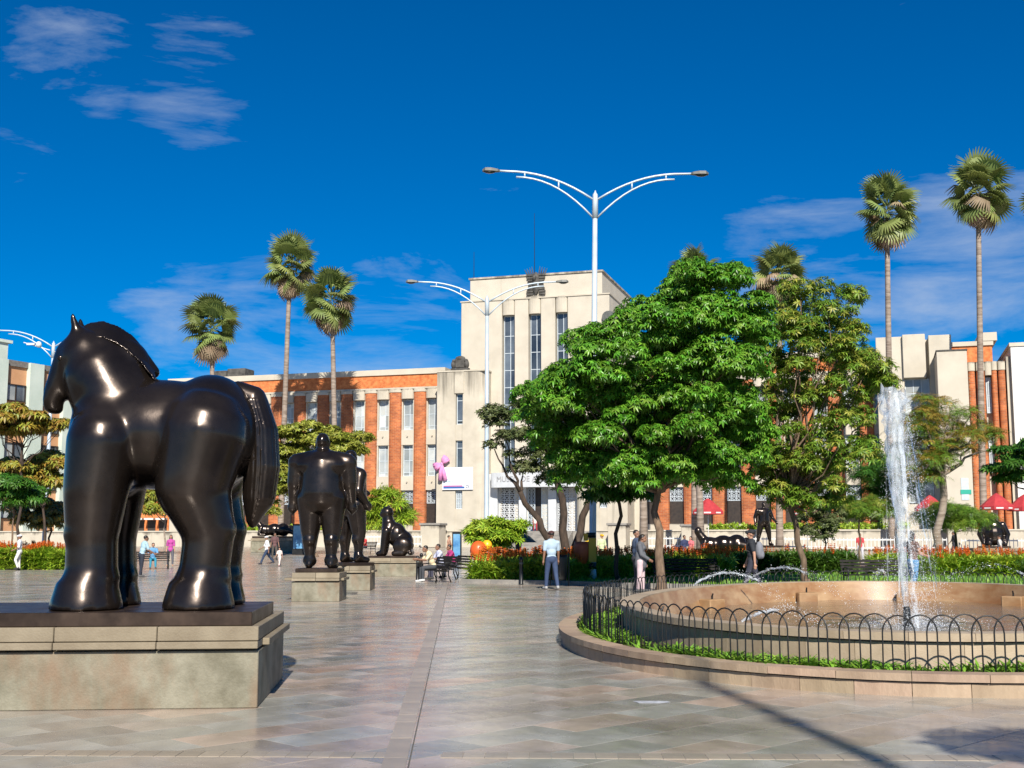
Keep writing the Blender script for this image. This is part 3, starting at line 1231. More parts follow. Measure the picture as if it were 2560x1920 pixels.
# ---- tower
tw0, tw1 = FU(1152, 1000)[0], FU(1525.6, 1000)[0]
ztop1 = FU(1152, 757)[1]
uz0, uz1 = FU(1175, 800, .9)[0], FU(1506, 800, .9)[0]
ztop2 = FU(1175, 700, .9)[1]
TD = 15.0
STR = [(1256.5, 1289), (1323.5, 1355.5), (1391.5, 1423.5)]
su = [(fu(a, .3), fu(b, .3)) for a, b in STR]
zw1 = FU(1270, 789, .3)[1]
zw0 = FU(1280, 1182, .3)[1]
zc = FU(1340, 750, 0)[1]
m = MB()
xs = [tw0] + [q for s in su for q in s] + [tw1]
for k in range(0, len(xs), 2):          # piers between the window strips
    m.b2(xs[k], xs[k + 1], 0, 1.2, TZ, ztop1, .03)
for s in su:                            # wall below the strips
    m.b2(s[0], s[1], .02, 1.2, TZ + 5.0, zw0 - .02)
m.b2(tw0, tw1, 1.2, TD, TZ, ztop1)
mpart('tower_wall', m, MAT['cream'])
m = MB()
m.b2(uz0, uz1, .9, TD - .8, ztop1 - .02, ztop2, .03)
mpart('tower_top', m, MAT['cream'])
m = MB()
m.b2(uz0 - .12, uz1 + .12, .78, TD - .7, ztop2, ztop2 + .16)
m.b2(tw0 - .08, tw1 + .08, -.08, .86, ztop1 + .003, ztop1 + .12)
m.b2(uz1 + .003, tw1 + .08, .862, TD, ztop1 + .003, ztop1 + .12)
m.b2(tw0 - .08, uz0 - .003, .862, TD, ztop1 + .003, ztop1 + .12)
mpart('tower_coping', m, MAT['cream2'])
for k, s in enumerate(su):
    m = MB()
    rounded(m, s[0] + .03, s[1] - .03, -.12, .9, zw1, ztop1 + (.25 if k == 1 else .06), .3)
    mpart('capital', m, MAT['cream2'], smooth=False)
    window('strip_window', s[0] + .08, s[1] - .08, zw0, zw1 - .02, .55, [.10, .21, .32, .43, .54, .65, .76, .87], [.58], MAT['darkpane'])
# eagle-like dark relief on the tower top
eu0, ez0 = FU(1319, 747, .7)
eu1, ez1 = FU(1360, 676, .7)
ec = (eu0 + eu1) / 2
m = MB()
m.ell((ec, .75, ez0 + (ez1 - ez0) * .55), (.36, .35, (ez1 - ez0) * .42))
m.ell((ec - .06, .5, ez1 - .75), (.2, .28, .3))
for s in (-1, 1):
    for k in range(9):
        zz = ez0 + (ez1 - ez0) * (.06 + .1 * k)
        m.box((ec + s * (.52 + .1 * math.sin(k)), .76, zz), (.62, .18, .17), 0)
    for k in range(4):
        m.tube([(ec + s * (.25 + .17 * k), .8, ez1 - .5), (ec + s * (.4 + .24 * k), .75, ez1 + .45 - .08 * k)], [.1, .02], 5)
mpart('relief_emblem', m, MAT['darkstone'])
for px, y0, y1 in ((1336, 533, 700), (1185, 630, 705)):
    u_, za = FU(px, y0, 6)
    m = MB()
    m.tube([(u_, 6, ztop2 + .1), (u_, 6, za)], [.045, .02], 5)
    mpart('antenna', m, MAT['iron'])
m = MB()
rv_ = FU(1528, 792, -.15)
m.tube([(rv_[0] - .3, -.02, rv_[1]), (rv_[0] - .3, -.3, rv_[1])], [.62, .55], 14)
mpart('round_vent', m, MAT['lampgrey'], smooth=False)  # dark round vent on the tower front, gives no light

# ---- entrance: marble surround, canopy with lettering, grille doors, steps
du0, du1 = fu(1222, -.4), fu(1462, -.4)
cz0, cz1 = FU(1340, 1218, -1.2)[1], FU(1340, 1181, -1.2)[1]
duc = (du0 + du1) / 2
dp = [(fu(1245, -.3), fu(1298, -.3)), (fu(1316, -.3), fu(1371, -.3)), (fu(1391, -.3), fu(1441, -.3))]
m = MB()
xs = [du0] + [q for d_ in dp for q in d_] + [du1]
for k in range(0, len(xs), 2):
    m.b2(xs[k], xs[k + 1], -.5, .5, TZ, cz1 - .05, .03)
mpart('door_surround', m, MAT['marble'])
m = MB()
poly = []
cw0, cw1 = fu(1229, -1.2), fu(1452, -1.2)
rounded(m, cw0, cw1, -1.9, -.48, cz0, cz1, .55, 16)
can = mpart('entrance_canopy', m, MAT['marble'])
cu = bpy.data.curves.new('txt', 'FONT')
cu.body = 'MUSEO DE ANTIOQUIA'
cu.size = 1.0
cu.extrude = .03
cu.align_x = 'CENTER'
to = bpy.data.objects.new('txt', cu)
COL.objects.link(to)
dg = bpy.context.evaluated_depsgraph_get()
tme = bpy.data.meshes.new_from_object(to.evaluated_get(dg))
bpy.data.objects.remove(to)
tw = max(v.co.x for v in tme.vertices) - min(v.co.x for v in tme.vertices)
sc_ = (fu(1437, -1.7) - fu(1247, -1.7)) / tw
cmid = (cw0 + cw1) / 2
for v in tme.vertices:               # wrap the letters on the curved canopy face
    x = v.co.x * sc_
    q = max(-1, min(1, x / ((cw1 - cw0) / 2)))
    y_ = -1.9 + .55 - .55 * max(0, (1 - q * q)) ** .4
    v.co = Vector((x, y_ - .02 - v.co.z * .6, v.co.y * .72))
tme.materials.append(mk('letter_grey', (.30, .30, .31), rough=.6))
lt = inst('lettering', tme, can, (cmid, 0, cz0 + (cz1 - cz0) * .38))
for k, d_ in enumerate(dp):
    zt = cz0 - .05
    if k == 1:
        lattice('door_grille', d_[0] + .05, d_[0] + (d_[1] - d_[0]) * .36, TZ + .05, zt, .0, MAT['steel'], 2)
        lattice('door_grille', d_[1] - (d_[1] - d_[0]) * .36, d_[1] - .05, TZ + .05, zt, .0, MAT['steel'], 2)
    else:
        mid = (d_[0] + d_[1]) / 2
        lattice('door_grille', d_[0] + .03, mid - .01, TZ + .05, zt, .0, MAT['marble'], 2, .09)
        lattice('door_grille', mid + .01, d_[1] - .03, TZ + .05, zt, .0, MAT['marble'], 2, .09)
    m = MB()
    m.b2(d_[0], d_[1], .2, .3, TZ, zt + .5)  # dark sheet standing in for the unlit interior behind the openings
    mpart('doorway_dark', m, MAT['darkwood'])
m = MB()
m.b2(tw0, du0 - .003, -.06, .0, TZ, TZ + 1.2)
m.b2(du1 + .003, tw1, -.06, .0, TZ, TZ + 1.2)
mpart('stone_dado', m, MAT['greystone'])

# ---- shoulder blocks either side of the tower
SB = -1.6
tc_ = (tw0 + tw1) / 2


def mirror(x): return 2 * tc_ - x


sb0, sb1 = fu(1091, SB), fu(1214, SB)
zsb = FU(1150, 929, SB)[1]
sw = (fu(1138, SB), fu(1156, SB))
SWZ = [(FU(1147, 1061, SB)[1], FU(1147, 984, SB)[1]), (FU(1147, 1186, SB)[1], FU(1147, 1101, SB)[1]), (FU(1147, 1272, SB)[1], FU(1147, 1226, SB)[1])]
for side in (0, 1):
    f = (lambda x: x) if side == 0 else mirror
    a, b, c, d = sorted([f(sb0), f(sb1), f(sw[0]), f(sw[1])])
    m = MB()
    r_ = .9
    # left and right piers, the inner corner rounded
    def pier(x0, x1, rl, rr):
        poly = [(x1, 6), (x0, 6)]
        if rl: poly += [(x0 + rl - rl * math.cos(w), SB + rl - rl * math.sin(w)) for w in np.linspace(0, math.pi / 2, 6)]
        else: poly.append((x0, SB))
        if rr: poly += [(x1 - rr + rr * math.sin(w), SB + rr - rr * math.cos(w)) for w in np.linspace(0, math.pi / 2, 6)]
        else: poly.append((x1, SB))
        m.prism(poly, TZ, zsb)
    pier(a, b, 0 if side == 0 else r_, 0)
    pier(c, d, 0, r_ if side == 0 else 0)
    zs = [TZ] + [q for z in reversed(SWZ) for q in z]
    for k in range(0, len(zs) - 1, 2):
        m.b2(b, c, SB + .05, 5.9, zs[k], zs[k + 1])
    m.b2(b, c, SB + .6, 5.9, TZ, zsb - .3)
    mpart('shoulder_wall', m, MAT['cream2'])
    m = MB()
    m.b2(b - .1, c + .1, SB - .12, SB + .5, SWZ[0][1], zsb + .02, .04)
    mpart('capital', m, MAT['cream2'])
    m = MB()
    m.b2(a - .06, d + .06, SB - .06, 6, zsb + .003, zsb + .14)
    mpart('shoulder_coping', m, MAT['cream2'])
    for k, (z0, z1) in enumerate(SWZ):
        if k == 2: lattice('grille_window', b + .03, c - .03, z0, z1, SB + .25, MAT['steel'], 3)
        else: window('shoulder_window', b + .04, c - .04, z0 + .02, z1 - .02, SB + .3, [.12, .78], [], MAT['darkpane'])
    m = MB()          # stone crest standing on the block
    cc = (b + c) / 2
    w_ = .85
    m.b2(cc - w_, cc + w_, SB - .05, SB + .6, zsb + .145, zsb + .35)
    m.b2(cc - w_ * .55, cc + w_ * .55, SB + .0, SB + .55, zsb + .35, zsb + 1.25, .08)
    m.ell((cc, SB + .25, zsb + 1.25), (w_ * .6, .3, .28))
    for s in (-1, 1):
        m.ell((cc + s * w_ * .78, SB + .2, zsb + .7), (.22, .28, .42))
        m.ell((cc + s * w_ * .7, SB + .2, zsb + 1.05), (.2, .25, .18))
    mpart('stone_crest', m, MAT['darkstone'])

# ---- brick wings
WP = .6            # plane of the pilaster fronts
px_p = [683.9, 741.8, 801.0, 860.4, 922.6, 983.3, 1045.5]
cen = [fu(p, WP) for p in px_p]
step = (cen[-1] - cen[0]) / (len(cen) - 1)
left_c = [cen[-1] - step * k for k in range(0, 11)]
hw = step * .245
zroof = FU(900, 927, WP)[1]
zcop = zroof - .55
zfr = FU(900, 972, WP)[1]
zcap = FU(900, 984, WP)[1]
rows = [(FU(952, 1076, WP)[1], FU(952, 999, WP)[1]), (FU(952, 1191, WP)[1], FU(952, 1113, WP)[1]), (FU(952, 1259, WP)[1], FU(952, 1226, WP)[1])]
zdoor = FU(952, 1312, WP)[1]
x_end_l = left_c[-1] - step * .8
wins_far = 0
for side in (0, 1):
    f = (lambda x: x) if side == 0 else mirror
    cs = sorted(f(c) for c in left_c)
    lo, hi = sorted((f(x_end_l), f(sb0)))
    m = MB()
    m.b2(lo, hi, WP + 1.0, WP + 12, TZ, zfr - .02)
    mpart('wing_wall', m, MAT['cream'])
    m = MB()
    m.b2(lo, hi, WP + .12, WP + 12, zfr, zcop)
    mpart('wing_frieze', m, MAT['frieze'])
    m = MB()
    m.b2(lo - .1, hi, WP - .02, WP + 12.1, zcop, zroof)
    mpart('wing_coping', m, MAT['cream'])
    m = MB()
    m.b2(lo, hi, WP + .06, WP + .3, zfr - .16, zfr)
    mpart('wing_ledge', m, MAT['cream2'])
    for c in cs:
        m = MB()
        rounded(m, c - hw, c + hw, WP, WP + 1.0, TZ, zcap, .32)
        mpart('brick_pilaster', m, MAT['brick'], smooth=False)
        m = MB()
        rounded(m, c - hw - .04, c + hw + .04, WP - .05, WP + 1.0, zcap, zfr - .16, .34)
        mpart('pilaster_capital', m, MAT['cream2'])
    bays = [(a + hw, b - hw) for a, b in zip(cs[:-1], cs[1:])]
    bays.append((cs[-1] + hw, min(hi, cs[-1] + step - hw)) if side == 0 else (max(lo, cs[0] - step + hw), cs[0] - hw))
    for a, b in bays:
        if b - a < .3: continue
        m = MB()
        rounded(m, a + .02, b - .02, WP - .02, WP + .95, rows[0][1] + .02, zfr - .165, .3)
        mpart('bay_block', m, MAT['cream2'])
        for z0, z1 in ((rows[1][1], rows[0][0]), (rows[2][1], rows[1][0])):
            m = MB()
            m.b2(a + .01, b - .01, WP + .35, WP + .98, z0, z1)
            m.tube([((a + b) / 2, WP + .2, (z0 + z1) / 2 + .1), ((a + b) / 2, WP + .36, (z0 + z1) / 2 + .15)], .07, 6)
            mpart('spandrel', m, MAT['cream'])
        for k in (0, 1):
            z0, z1 = rows[k]
            m = MB()
            m.b2(a + .01, a + .12, WP + .4, WP + .98, z0, z1)
            m.b2(b - .12, b - .01, WP + .4, WP + .98, z0, z1)
            mpart('reveal', m, MAT['cream'])
            window('wing_window', a + .125, b - .125, z0 + .01, z1 - .01, WP + .72, [.12, .5, .86], [.6], MAT['pane'])
        lattice('transom_grille', a + .05, b - .05, rows[2][0], rows[2][1] - .01, WP + .62, MAT['steel'], 3, .06)
        m = MB()
        m.b2(a + .02, b - .02, WP + .6, WP + .7, zdoor, rows[2][0] - .01)
        m.b2(a + .02, b - .02, WP + .75, WP + .8, rows[2][0], rows[2][1])
        mpart('shutter', m, MAT['darkwood'])
        m = MB()
        m.b2(a + .01, b - .01, WP + .3, WP + .98, TZ, zdoor - .005)
        mpart('spandrel', m, MAT['cream2'])
# roof-top boxes beyond the left wing
for px0, px1, y0, y1 in ((540, 570, 930, 965), (572, 617, 926, 965)):
    a, b = fu(px0, 6), fu(px1, 6)
    z0, z1 = FU(560, y1, 6)[1], FU(560, y0, 6)[1]
    m = MB()
    m.b2(a, b, 5, 7, zroof + .01, z1, .05)
    mpart('roof_box', m, MAT['darkstone'])

# ---- right pavilion closing the right wing
RY = -1.8
r0, r1 = fu(2202, RY), fu(2394, RY)
zr = FU(2330, 838, RY)[1]
zl = FU(2230, 884, RY)[1]
wu0, wu1 = fu(2271, RY), fu(2336, RY)
zwt = FU(2300, 945, RY)[1]
m = MB()
m.b2(r0, wu0, RY, 10, TZ, zr, .03)
m.b2(wu1, r1, RY, 10, TZ, zr, .03)
m.b2(wu0, wu1, RY + 1.0, 10, TZ, zr - .2)
m.b2(wu0, wu1, RY + .02, RY + 1, TZ, TZ + 2.2)
mpart('pavilion_wall', m, MAT['cream'])
m = MB()
m.b2(wu0 - .05, wu1 - .28, RY - .35, RY + .9, zwt, zr + .1, .04)
mpart('pavilion_block', m, MAT['cream'])
window('pavilion_window', wu0 + .03, wu1 - .03, TZ + 2.3, zwt - .02, RY + .5, [.11, .22, .33, .44, .55, .66, .77, .88], [.34, .66], MAT['pane'])
BY = RY - 4.2
b0, b1 = fu(2355, BY), fu(2432, BY)
zb_ = FU(2390, 877, BY)[1]
m = MB()
m.b2(b0, b1, BY, RY + .5, TZ, zb_, .03)
pj = mpart('projecting_block', m, MAT['cream'])
m = MB()
m.b2(b0 - .05, b1 + .05, BY - .05, RY, zb_ + .003, zb_ + .12)
mpart('projecting_coping', m, MAT['darkstone'])
pw = FU(2413, 1230, BY)
m = MB()
m.b2(pw[0] - .28, pw[0] + .28, BY - .04, BY - .005, FU(2413, 1250, BY)[1], FU(2413, 1195, BY)[1])
mpart('slit_window', m, MAT['steel'])
sg = FU(2435, 1229, BY)
sx0, sx1 = fu(2426, BY), fu(2445, BY)
m = MB()
m.b2(b1 - .95, b1 - .15, BY - .06, BY - .01, FU(2430, 1235, BY)[1], FU(2430, 1224, BY)[1])
mpart('green_plate', m, mk('green_plate', (.02, .33, .24), rough=.5))
# brick return right of the projecting block, then a pale end pier
e0, e1 = fu(2398, RY + .5), fu(2497, RY + .5)
ze = FU(2440, 905, RY + .5)[1]
m = MB()
m.b2(r1 + .003, e1, RY + .6, 10, ze, FU(2440, 862, RY)[1])
mpart('wing_frieze', m, MAT['frieze'])
m = MB()
m.b2(r1 + .003, e1 + .1, RY + .45, 10, FU(2440, 862, RY)[1] + .003, FU(2440, 851, RY)[1])
m.b2(e1 - 1.0, e1 + .4, RY + .4, 6, FU(2440, 851, RY)[1], FU(2440, 845, RY)[1] + .5)
mpart('wing_coping', m, MAT['cream'])
m = MB()
m.b2(r1 + .003, fu(2545, RY + 1.2), RY + 1.3, 10, TZ, ze - .02)
mpart('wing_wall', m, MAT['cream'])
for a_, b_ in ((2433, 2450), (2454, 2475), (2492, 2506), (2509, 2527)):
    a, b = fu(a_, RY + .4), fu(b_, RY + .4)
    m = MB()
    rounded(m, a, b, RY + .3, RY + 1.3, TZ, ze - .75, .25)
    mpart('brick_pilaster', m, MAT['brick'])
    m = MB()
    rounded(m, a - .03, b + .03, RY + .25, RY + 1.3, ze - .75, ze - .02, .25)
    mpart('pilaster_capital', m, MAT['cream2'])
a, b = fu(2475, RY + .4), fu(2492, RY + .4)
m = MB()
rounded(m, a, b, RY + .22, RY + 1.25, FU(2480, 936, RY)[1], ze - .02, .2)
mpart('bay_block', m, MAT['cream2'])
window('wing_window', a + .08, b - .04, FU(2480, 1030, RY)[1], FU(2480, 940, RY)[1], RY + .95, [.15, .5, .85], [.5], MAT['pane'])
window('wing_window', a + .08, b - .04, FU(2480, 1180, RY)[1], FU(2480, 1085, RY)[1], RY + .95, [.15, .5, .85], [.5], MAT['pane'])
m = MB()
m.b2(fu(2531, RY), fu(2546, RY) + 2.2, RY + .2, 10, TZ, FU(2530, 890, RY)[1])
mpart('end_pier', m, MAT['cream2'])

# ---- banner and pink bow on the left shoulder block
bn0, bn1 = fu(1105, SB - .3), fu(1181, SB - .3)
bz0, bz1 = FU(1140, 1224, SB - .3)[1], FU(1140, 1168, SB - .3)[1]
ban = empty('banner', MQ + mt * ((bn0 + bn1) / 2) + mn * (SB - .12) + Vector((0, 0, bz0)), MA, 'white banner with blue and pink strip hung beneath a pink bow', 'banner')
bw_, bh_ = bn1 - bn0, bz1 - bz0
m = MB()
m.b2(-bw_ / 2, bw_ / 2, -.05, 0, 0, bh_)
m.build('banner_sheet', mk('banner_white', (.74, .76, .80), rough=.6), ban)
m = MB()
m.b2(-bw_ * .47, bw_ * .23, -.056, -.052, bh_ * .05, bh_ * .14)
m.build('blue_strip', mk('banner_blue', (.03, .10, .32), rough=.6), ban)
m = MB()
m.b2(-bw_ * .47, bw_ * .16, -.056, -.052, bh_ * .145, bh_ * .19)
m.build('pink_strip', mk('banner_pink', (.52, .06, .22), rough=.6), ban)
m = MB()
for k, (x0, x1, z) in enumerate(((-.38, -.0, .46), (-.37, -.13, .36), (-.37, -.2, .32))):
    for i in range(int((x1 - x0) / .045)):
        xx = x0 + i * .045
        m.b2(bw_ * xx, bw_ * (xx + .03), -.056, -.052, bh_ * z, bh_ * (z + .028 + .02 * (k == 1)))
m.build('print_lines', mk('banner_print', (.14, .32, .50), rough=.6), ban)
m = MB()
m.tube([(bw_ * .32 + .1 * math.cos(w) * 1.3, -.055, bh_ * .13 + .13 * math.sin(w)) for w in np.linspace(0, 2 * math.pi, 13)], .03, 4, False)
m.build('ring_logo', mk('banner_dark', (.03, .05, .10), rough=.6), ban)
bo = empty('ribbon_bow', MQ + mt * fu(1104, SB - .3) + mn * (SB - .25) + Vector((0, 0, FU(1104, 1160, SB)[1])), MA, 'large pink ribbon bow fixed to the wall beside the banner', 'bow')
m = MB()
m.ell((0, 0, 0), (.17, .16, .2))
bm_ = mk('pink_cloth', (.58, .20, .42), (.70, .30, .52), scale=2, rough=.8, bump=.4, bscale=8)
m.build('knot', bm_, bo, True)
for s, ang in ((-1, -25), (1, 48)):
    m = MB()
    A = R(ang)
    for k in range(5):
        q = A + (k - 2) * .2
        m.tube([(0, 0, 0), (s * .45 * math.cos(q), -.12, .45 * math.sin(q)), (s * .85 * math.cos(q), -.04 - .08 * (k % 2), .85 * math.sin(q))], [.06, .17, .1], 6)
    m.build('loop', bm_, bo, True)
for s in (-1, 1):
    m = MB()
    m.tube([(0, 0, 0), (.12 * s + .05, -.05, -.7), (.25 * s + .1, .0, -1.55)], [.07, .2, .22], 6)
    m.build('tail', bm_, bo, True)

# ---- terrace, steps, retaining wall, piers, railing
o = MB().b2(-62, 68, -7.0, .9, .2, TZ - .004)
o = o.build('terrace', MAT['greystone'])
o.location = MQ; o.rotation_euler = (0, 0, MA)
tag(o, kind='structure')
st = empty('entrance_steps', MQ, MA, 'grey stone steps climbing to the museum doors', 'steps')
s0, s1 = fu(1262, -8), fu(1425, -8)
for k in range(9):
    m = MB()
    m.b2(s0, s1, -7.0 - (9 - k) * .36, -7.001 - (8 - k) * .36 * 0, gz(105) - .1, gz(105) + (TZ - gz(105)) * (k + 1) / 9.5)
    m = MB()
    zt = gz(105) + (TZ - gz(105)) * (k + 1) / 9
    m.b2(s0, s1, -7.0 - (9 - k) * .36 + .36 * 0, -7.0 - (8 - k) * .36 - .003, gz(105) - .2, zt - .004 * (k == 8), .01)
    m.build('step', MAT['greystone'], st)
rw = empty('retaining_wall', MQ, MA, 'low weathered stone retaining wall along the museum terrace', 'wall')
for a, b in ((-62, s0 - 1.8), (s1 + 1.8, 68)):
    k = int((b - a) / 3)
    for q in range(k):
        m = MB()
        m.b2(a + (b - a) * q / k, a + (b - a) * (q + 1) / k - .015, -7.25, -7.003, gz(107) - .1, TZ - .05 + random.uniform(-.01, .01))
        m.build('wall_panel', MAT['cream2'], rw)
        m = MB()
        m.b2(a + (b - a) * q / k, a + (b - a) * (q + 1) / k - .01, -7.32, -7.001, TZ - .03, TZ + .08)
        m.build('wall_coping', MAT['cream'], rw)
# hedge clipped along the terrace in front of the left wing
for (a, b, lab) in ((-26, -5.2, 'clipped low green hedge on the terrace before the left wing'), (24, 40, 'clipped low green hedge on the terrace before the right wing')):
    n = 900
    ps = np.column_stack([RNG.uniform(a, b, n), RNG.uniform(-6.6, -5.6, n), TZ + RNG.uniform(.0, .55, n)])
    tv, tf = rosette(7, .28, .12, .6, .3, .5, 6)
    V1, F1 = scatter(ps, frames(RNG.normal(0, 1, (n, 3)) + np.array([[0, -.4, .6]]), RNG.uniform(0, 6, n)), RNG.uniform(.6, 1.1, n), tv, tf)
    o = inst('terrace_hedge', npmesh('terrace_hedge', V1, F1, MAT['leaf_bed']), None, MQ, (0, 0, MA))
    tag(o, lab, 'hedge')


def pier_at(px0, px1, yl, ytop, label):
    a, b = fu(px0, yl), fu(px1, yl)
    z1 = FU((px0 + px1) / 2, ytop, yl)[1]
    p = MQ + mt * ((a + b) / 2) + mn * yl
    e = empty('stone_pier', (p.x, p.y, gz(p.y)), MA, label, 'pier', 'stone piers before the museum')
    h = z1 - gz(p.y)
    m = MB(); m.b2(-(b - a) / 2, (b - a) / 2, -.9, .9, 0, h - .2, .03); m.build('shaft', MAT['cream2'], e)
    m = MB(); m.b2(-(b - a) / 2 - .1, (b - a) / 2 + .1, -1, 1, h - .197, h, .03); m.build('cap', MAT['greystone'], e)


pier_at(1061, 1107, -9, 1308, 'stained cream stone pier left of the museum steps')
pier_at(1524, 1568, -9, 1308, 'stained cream stone pier right of the museum steps behind the thin trunk')
pier_at(1705, 1730, -9, 1311, 'narrow stained stone pier behind the reclining statue')
pier_at(2362, 2392, -9, 1305, 'stained cream stone pier between the right hedge and the seated statue')

# white railing in front of the retaining wall
for a_, b_, lab in ((900, 1055, 'white metal railing before the left wing between the seated bronze animal and the pier'), (1575, 1700, 'white metal railing behind the reclining statue'), (1760, 2080, 'white metal railing along the wall behind the right-hand trees'), (2085, 2360, 'white metal railing behind the water jet'), (2396, 2556, 'white metal railing behind the seated statue')):
    yl = -10.2
    a, b = fu(a_, yl), fu(b_, yl)
    p = MQ + mt * a + mn * yl
    e = empty('railing', (p.x, p.y, gz(p.y)), MA, lab, 'railing', 'white railings before the museum')
    L_ = b - a
    m = MB()
    for z in (.25, .85): m.b2(0, L_, -.03, .03, z, z + .1)
    m.build('rail', MAT['white'], e)
    k = int(L_ / .28)
    bm2 = MB(); bm2.b2(-.025, .025, -.02, .02, .1, 1.05)
    bme = bm2.mesh('baluster', MAT['white'])
    for q in range(k + 1):
        inst('baluster', bme, e, (q * L_ / k, -.055, 0))

# ================================================================ other buildings
# pale block of flats on the left, running away from the plaza
A0 = R(63)               # direction of its front, in plan
bl0 = D(-120, 1345, 118)
fd = Vector((math.sin(R(27)), math.cos(R(27)), 0))
bb = empty('apartment_block', (bl0.x, bl0.y, 0), math.atan2(fd.y, fd.x), 'pale mint apartment block with tan panels and paired windows at far left', 'building')
# local x along the front (away), local y to its left (behind the front)
HB = 19.6
m = MB(); m.b2(0, 46, .5, 16, 0, HB - .5); m.build('wall', MAT['salmon'], bb)
m = MB(); m.b2(-.2, 46.2, .3, 16.2, HB - .5, HB + .1); m.build('roof', MAT['roof'], bb)
nb = 10
bwid = 46 / nb
for i in range(nb + 1):
    m = MB(); m.b2(i * bwid - .9, i * bwid + .9, -.05, .52, 0, HB + .05); m.build('pier', MAT['mint'], bb)
for i in range(nb):
    x0, x1 = i * bwid + 1.0, (i + 1) * bwid - 1.0
    for k in range(5):
        z0 = 3.6 + k * 3.0
        m = MB()
        m.b2(x0, x1, .30, .5, z0 - .1, z0); m.b2(x0, x1, .33, .5, z0 + 1.55, z0 + 1.65)
        for xx in (x0, (x0 + x1) / 2, x1 - .1): m.b2(xx, xx + .1, .36, .5, z0, z0 + 1.55)
        w = m.build('window', MAT['darkwood'], bb)
        for q in (0, 1):
            g = MB(); a = x0 + .1 + q * (x1 - x0) / 2
            g.b2(a, a + (x1 - x0) / 2 - .12, .44, .47, z0, z0 + 1.55)
            g.build('pane', MAT['darkpane'] if random.random() < .65 else MAT['pane'], w)
m = MB(); m.b2(1, 6.2, 1, 7, HB + .1, HB + 1.9); m.b2(.8, 6.6, .8, 7.2, HB + 1.9, HB + 2.2); m.build('stair_head', MAT['mint'], bb)

# white building past the right end of the museum
wp = D(2551, 1345, 99)
wb = empty('white_building', (wp.x, wp.y, 0), MA, 'plain white building at the right edge past the museum', 'building')
m = MB(); m.b2(0, 14, 0, 12, 0, 17.2); m.build('wall', MAT['white'], wb)
m = MB(); m.b2(-.1, 14.1, -.1, 12.1, 17.2, 17.5); m.build('roof_edge', MAT['cream'], wb)
for k in range(5):
    for i in range(3):
        m = MB(); m.b2(1.6 + i * 4, 3.6 + i * 4, -.04, .0, 2.5 + k * 3, 4.2 + k * 3); w = m.build('window', MAT['steel'], wb)
        g = MB(); g.b2(1.75 + i * 4, 3.45 + i * 4, -.06, -.045, 2.65 + k * 3, 4.05 + k * 3); g.build('pane', MAT['darkpane'], w)

# low shop fronts between the flats and the museum (seen past the horse)
for px0, px1, dep, h, mat, lab in ((150, 330, 150, 7.5, 'tan', 'low tan shop building behind the left flower bed'), (335, 420, 140, 6.5, 'frieze', 'low orange brick building beyond the horse legs')):
    a, b = G(px0, dep), G(px1, dep)
    e = empty('shop_building', (a.x, a.y, gz(dep)), 0, lab, 'building')
    L_ = b.x - a.x
    m = MB(); m.b2(0, L_, 0, 8, 0, h); m.build('wall', MAT[mat], e)
    m = MB(); m.b2(-.2, L_ + .2, -.5, 8, h, h + .3); m.build('roof', MAT['roof'], e)
    for i in range(3):
        m = MB(); m.b2(L_ * (i + .15) / 3, L_ * (i + .85) / 3, -.06, -.005, 0, 2.8); m.build('shop_front', MAT['darkwood'], e)
        m = MB(); m.b2(L_ * (i + .1) / 3, L_ * (i + .9) / 3, -1.3, -.07, 2.85, 3.05); m.build('awning', MAT['white'], e)
# ================================================================ plinths and statues
def plinth(loc, rz, w, d, h, label, over=.06):
    e = empty('plinth', loc, rz, label, 'plinth')
    m = MB(); m.b2(-w / 2, w / 2, -d / 2, d / 2, 0, h - .22, .008); m.build('block', MAT['plinth'], e)
    m = MB(); m.b2(-w / 2 + .1, w / 2 - .1, -d / 2 + .1, d / 2 - .1, h - .22, h - .2); m.build('shadow_gap', MAT['joint'], e)
    n = max(2, int(w / .9))
    for k in range(n):
        m = MB()
        for y0, y1 in ((-d / 2 - over * .4, 0), (0.003, d / 2 + over * .4)):
            m.b2(-w / 2 + w * k / n + .003, -w / 2 + w * (k + 1) / n - .003, y0, y1, h - .13, h, .006)
        m.build('coping_stone', MAT['plinth_top'], e)
        m = MB()
        m.b2(-w / 2 + w * k / n + .003, -w / 2 + w * (k + 1) / n - .003, -d / 2 - over, -d / 2 + .3, h - .2, h - .135, .006)
        m.build('ledge_stone', MAT['plinth_top'], e)
    for s in (-1, 1):
        m = MB(); m.b2(s * w / 2 - .25, s * w / 2 + over, -d / 2 + .35, d / 2 + over, h - .2, h - .135, .006)
        m.build('ledge_stone', MAT['plinth_top'], e)
    return e


# ---- horse
PA = R(5)
corner = Vector((-2.34, 11.45, 0))
pw_, pd_, ph_ = 4.6, 2.35, .74
pc = corner + Vector((-math.cos(PA), -math.sin(PA), 0)) * pw_ / 2 + Vector((-math.sin(PA), math.cos(PA), 0)) * pd_ / 2
plinth(pc, PA, pw_, pd_, ph_, 'large sandstone plinth under the bronze horse')
hs = empty('horse_statue', (pc.x + 1.20, pc.y - .10, ph_), R(185), 'massive dark bronze horse standing in profile on its plinth', 'statue')
m = MB()
m.b2(-1.12, 3.2, -.93, .93, 0.002, .13, .006)
bs_ = m.build('bronze_slab', MAT['bronze_base'], hs)
m = MB()
Z0 = .13


def HP(x, y, z): return (x, y, z + Z0)


c = m
m.ell(HP(.02, 0, 1.72), (.98, .60, .56), n=30, m=18)
m.ell(HP(.54, 0, 1.68), (.46, .56, .62), n=30, m=18)
m.ell(HP(-.50, 0, 1.74), (.54, .62, .60), n=30, m=18)
m.ell(HP(.42, 0, 2.05), (.40, .34, .34), n=16, m=10)
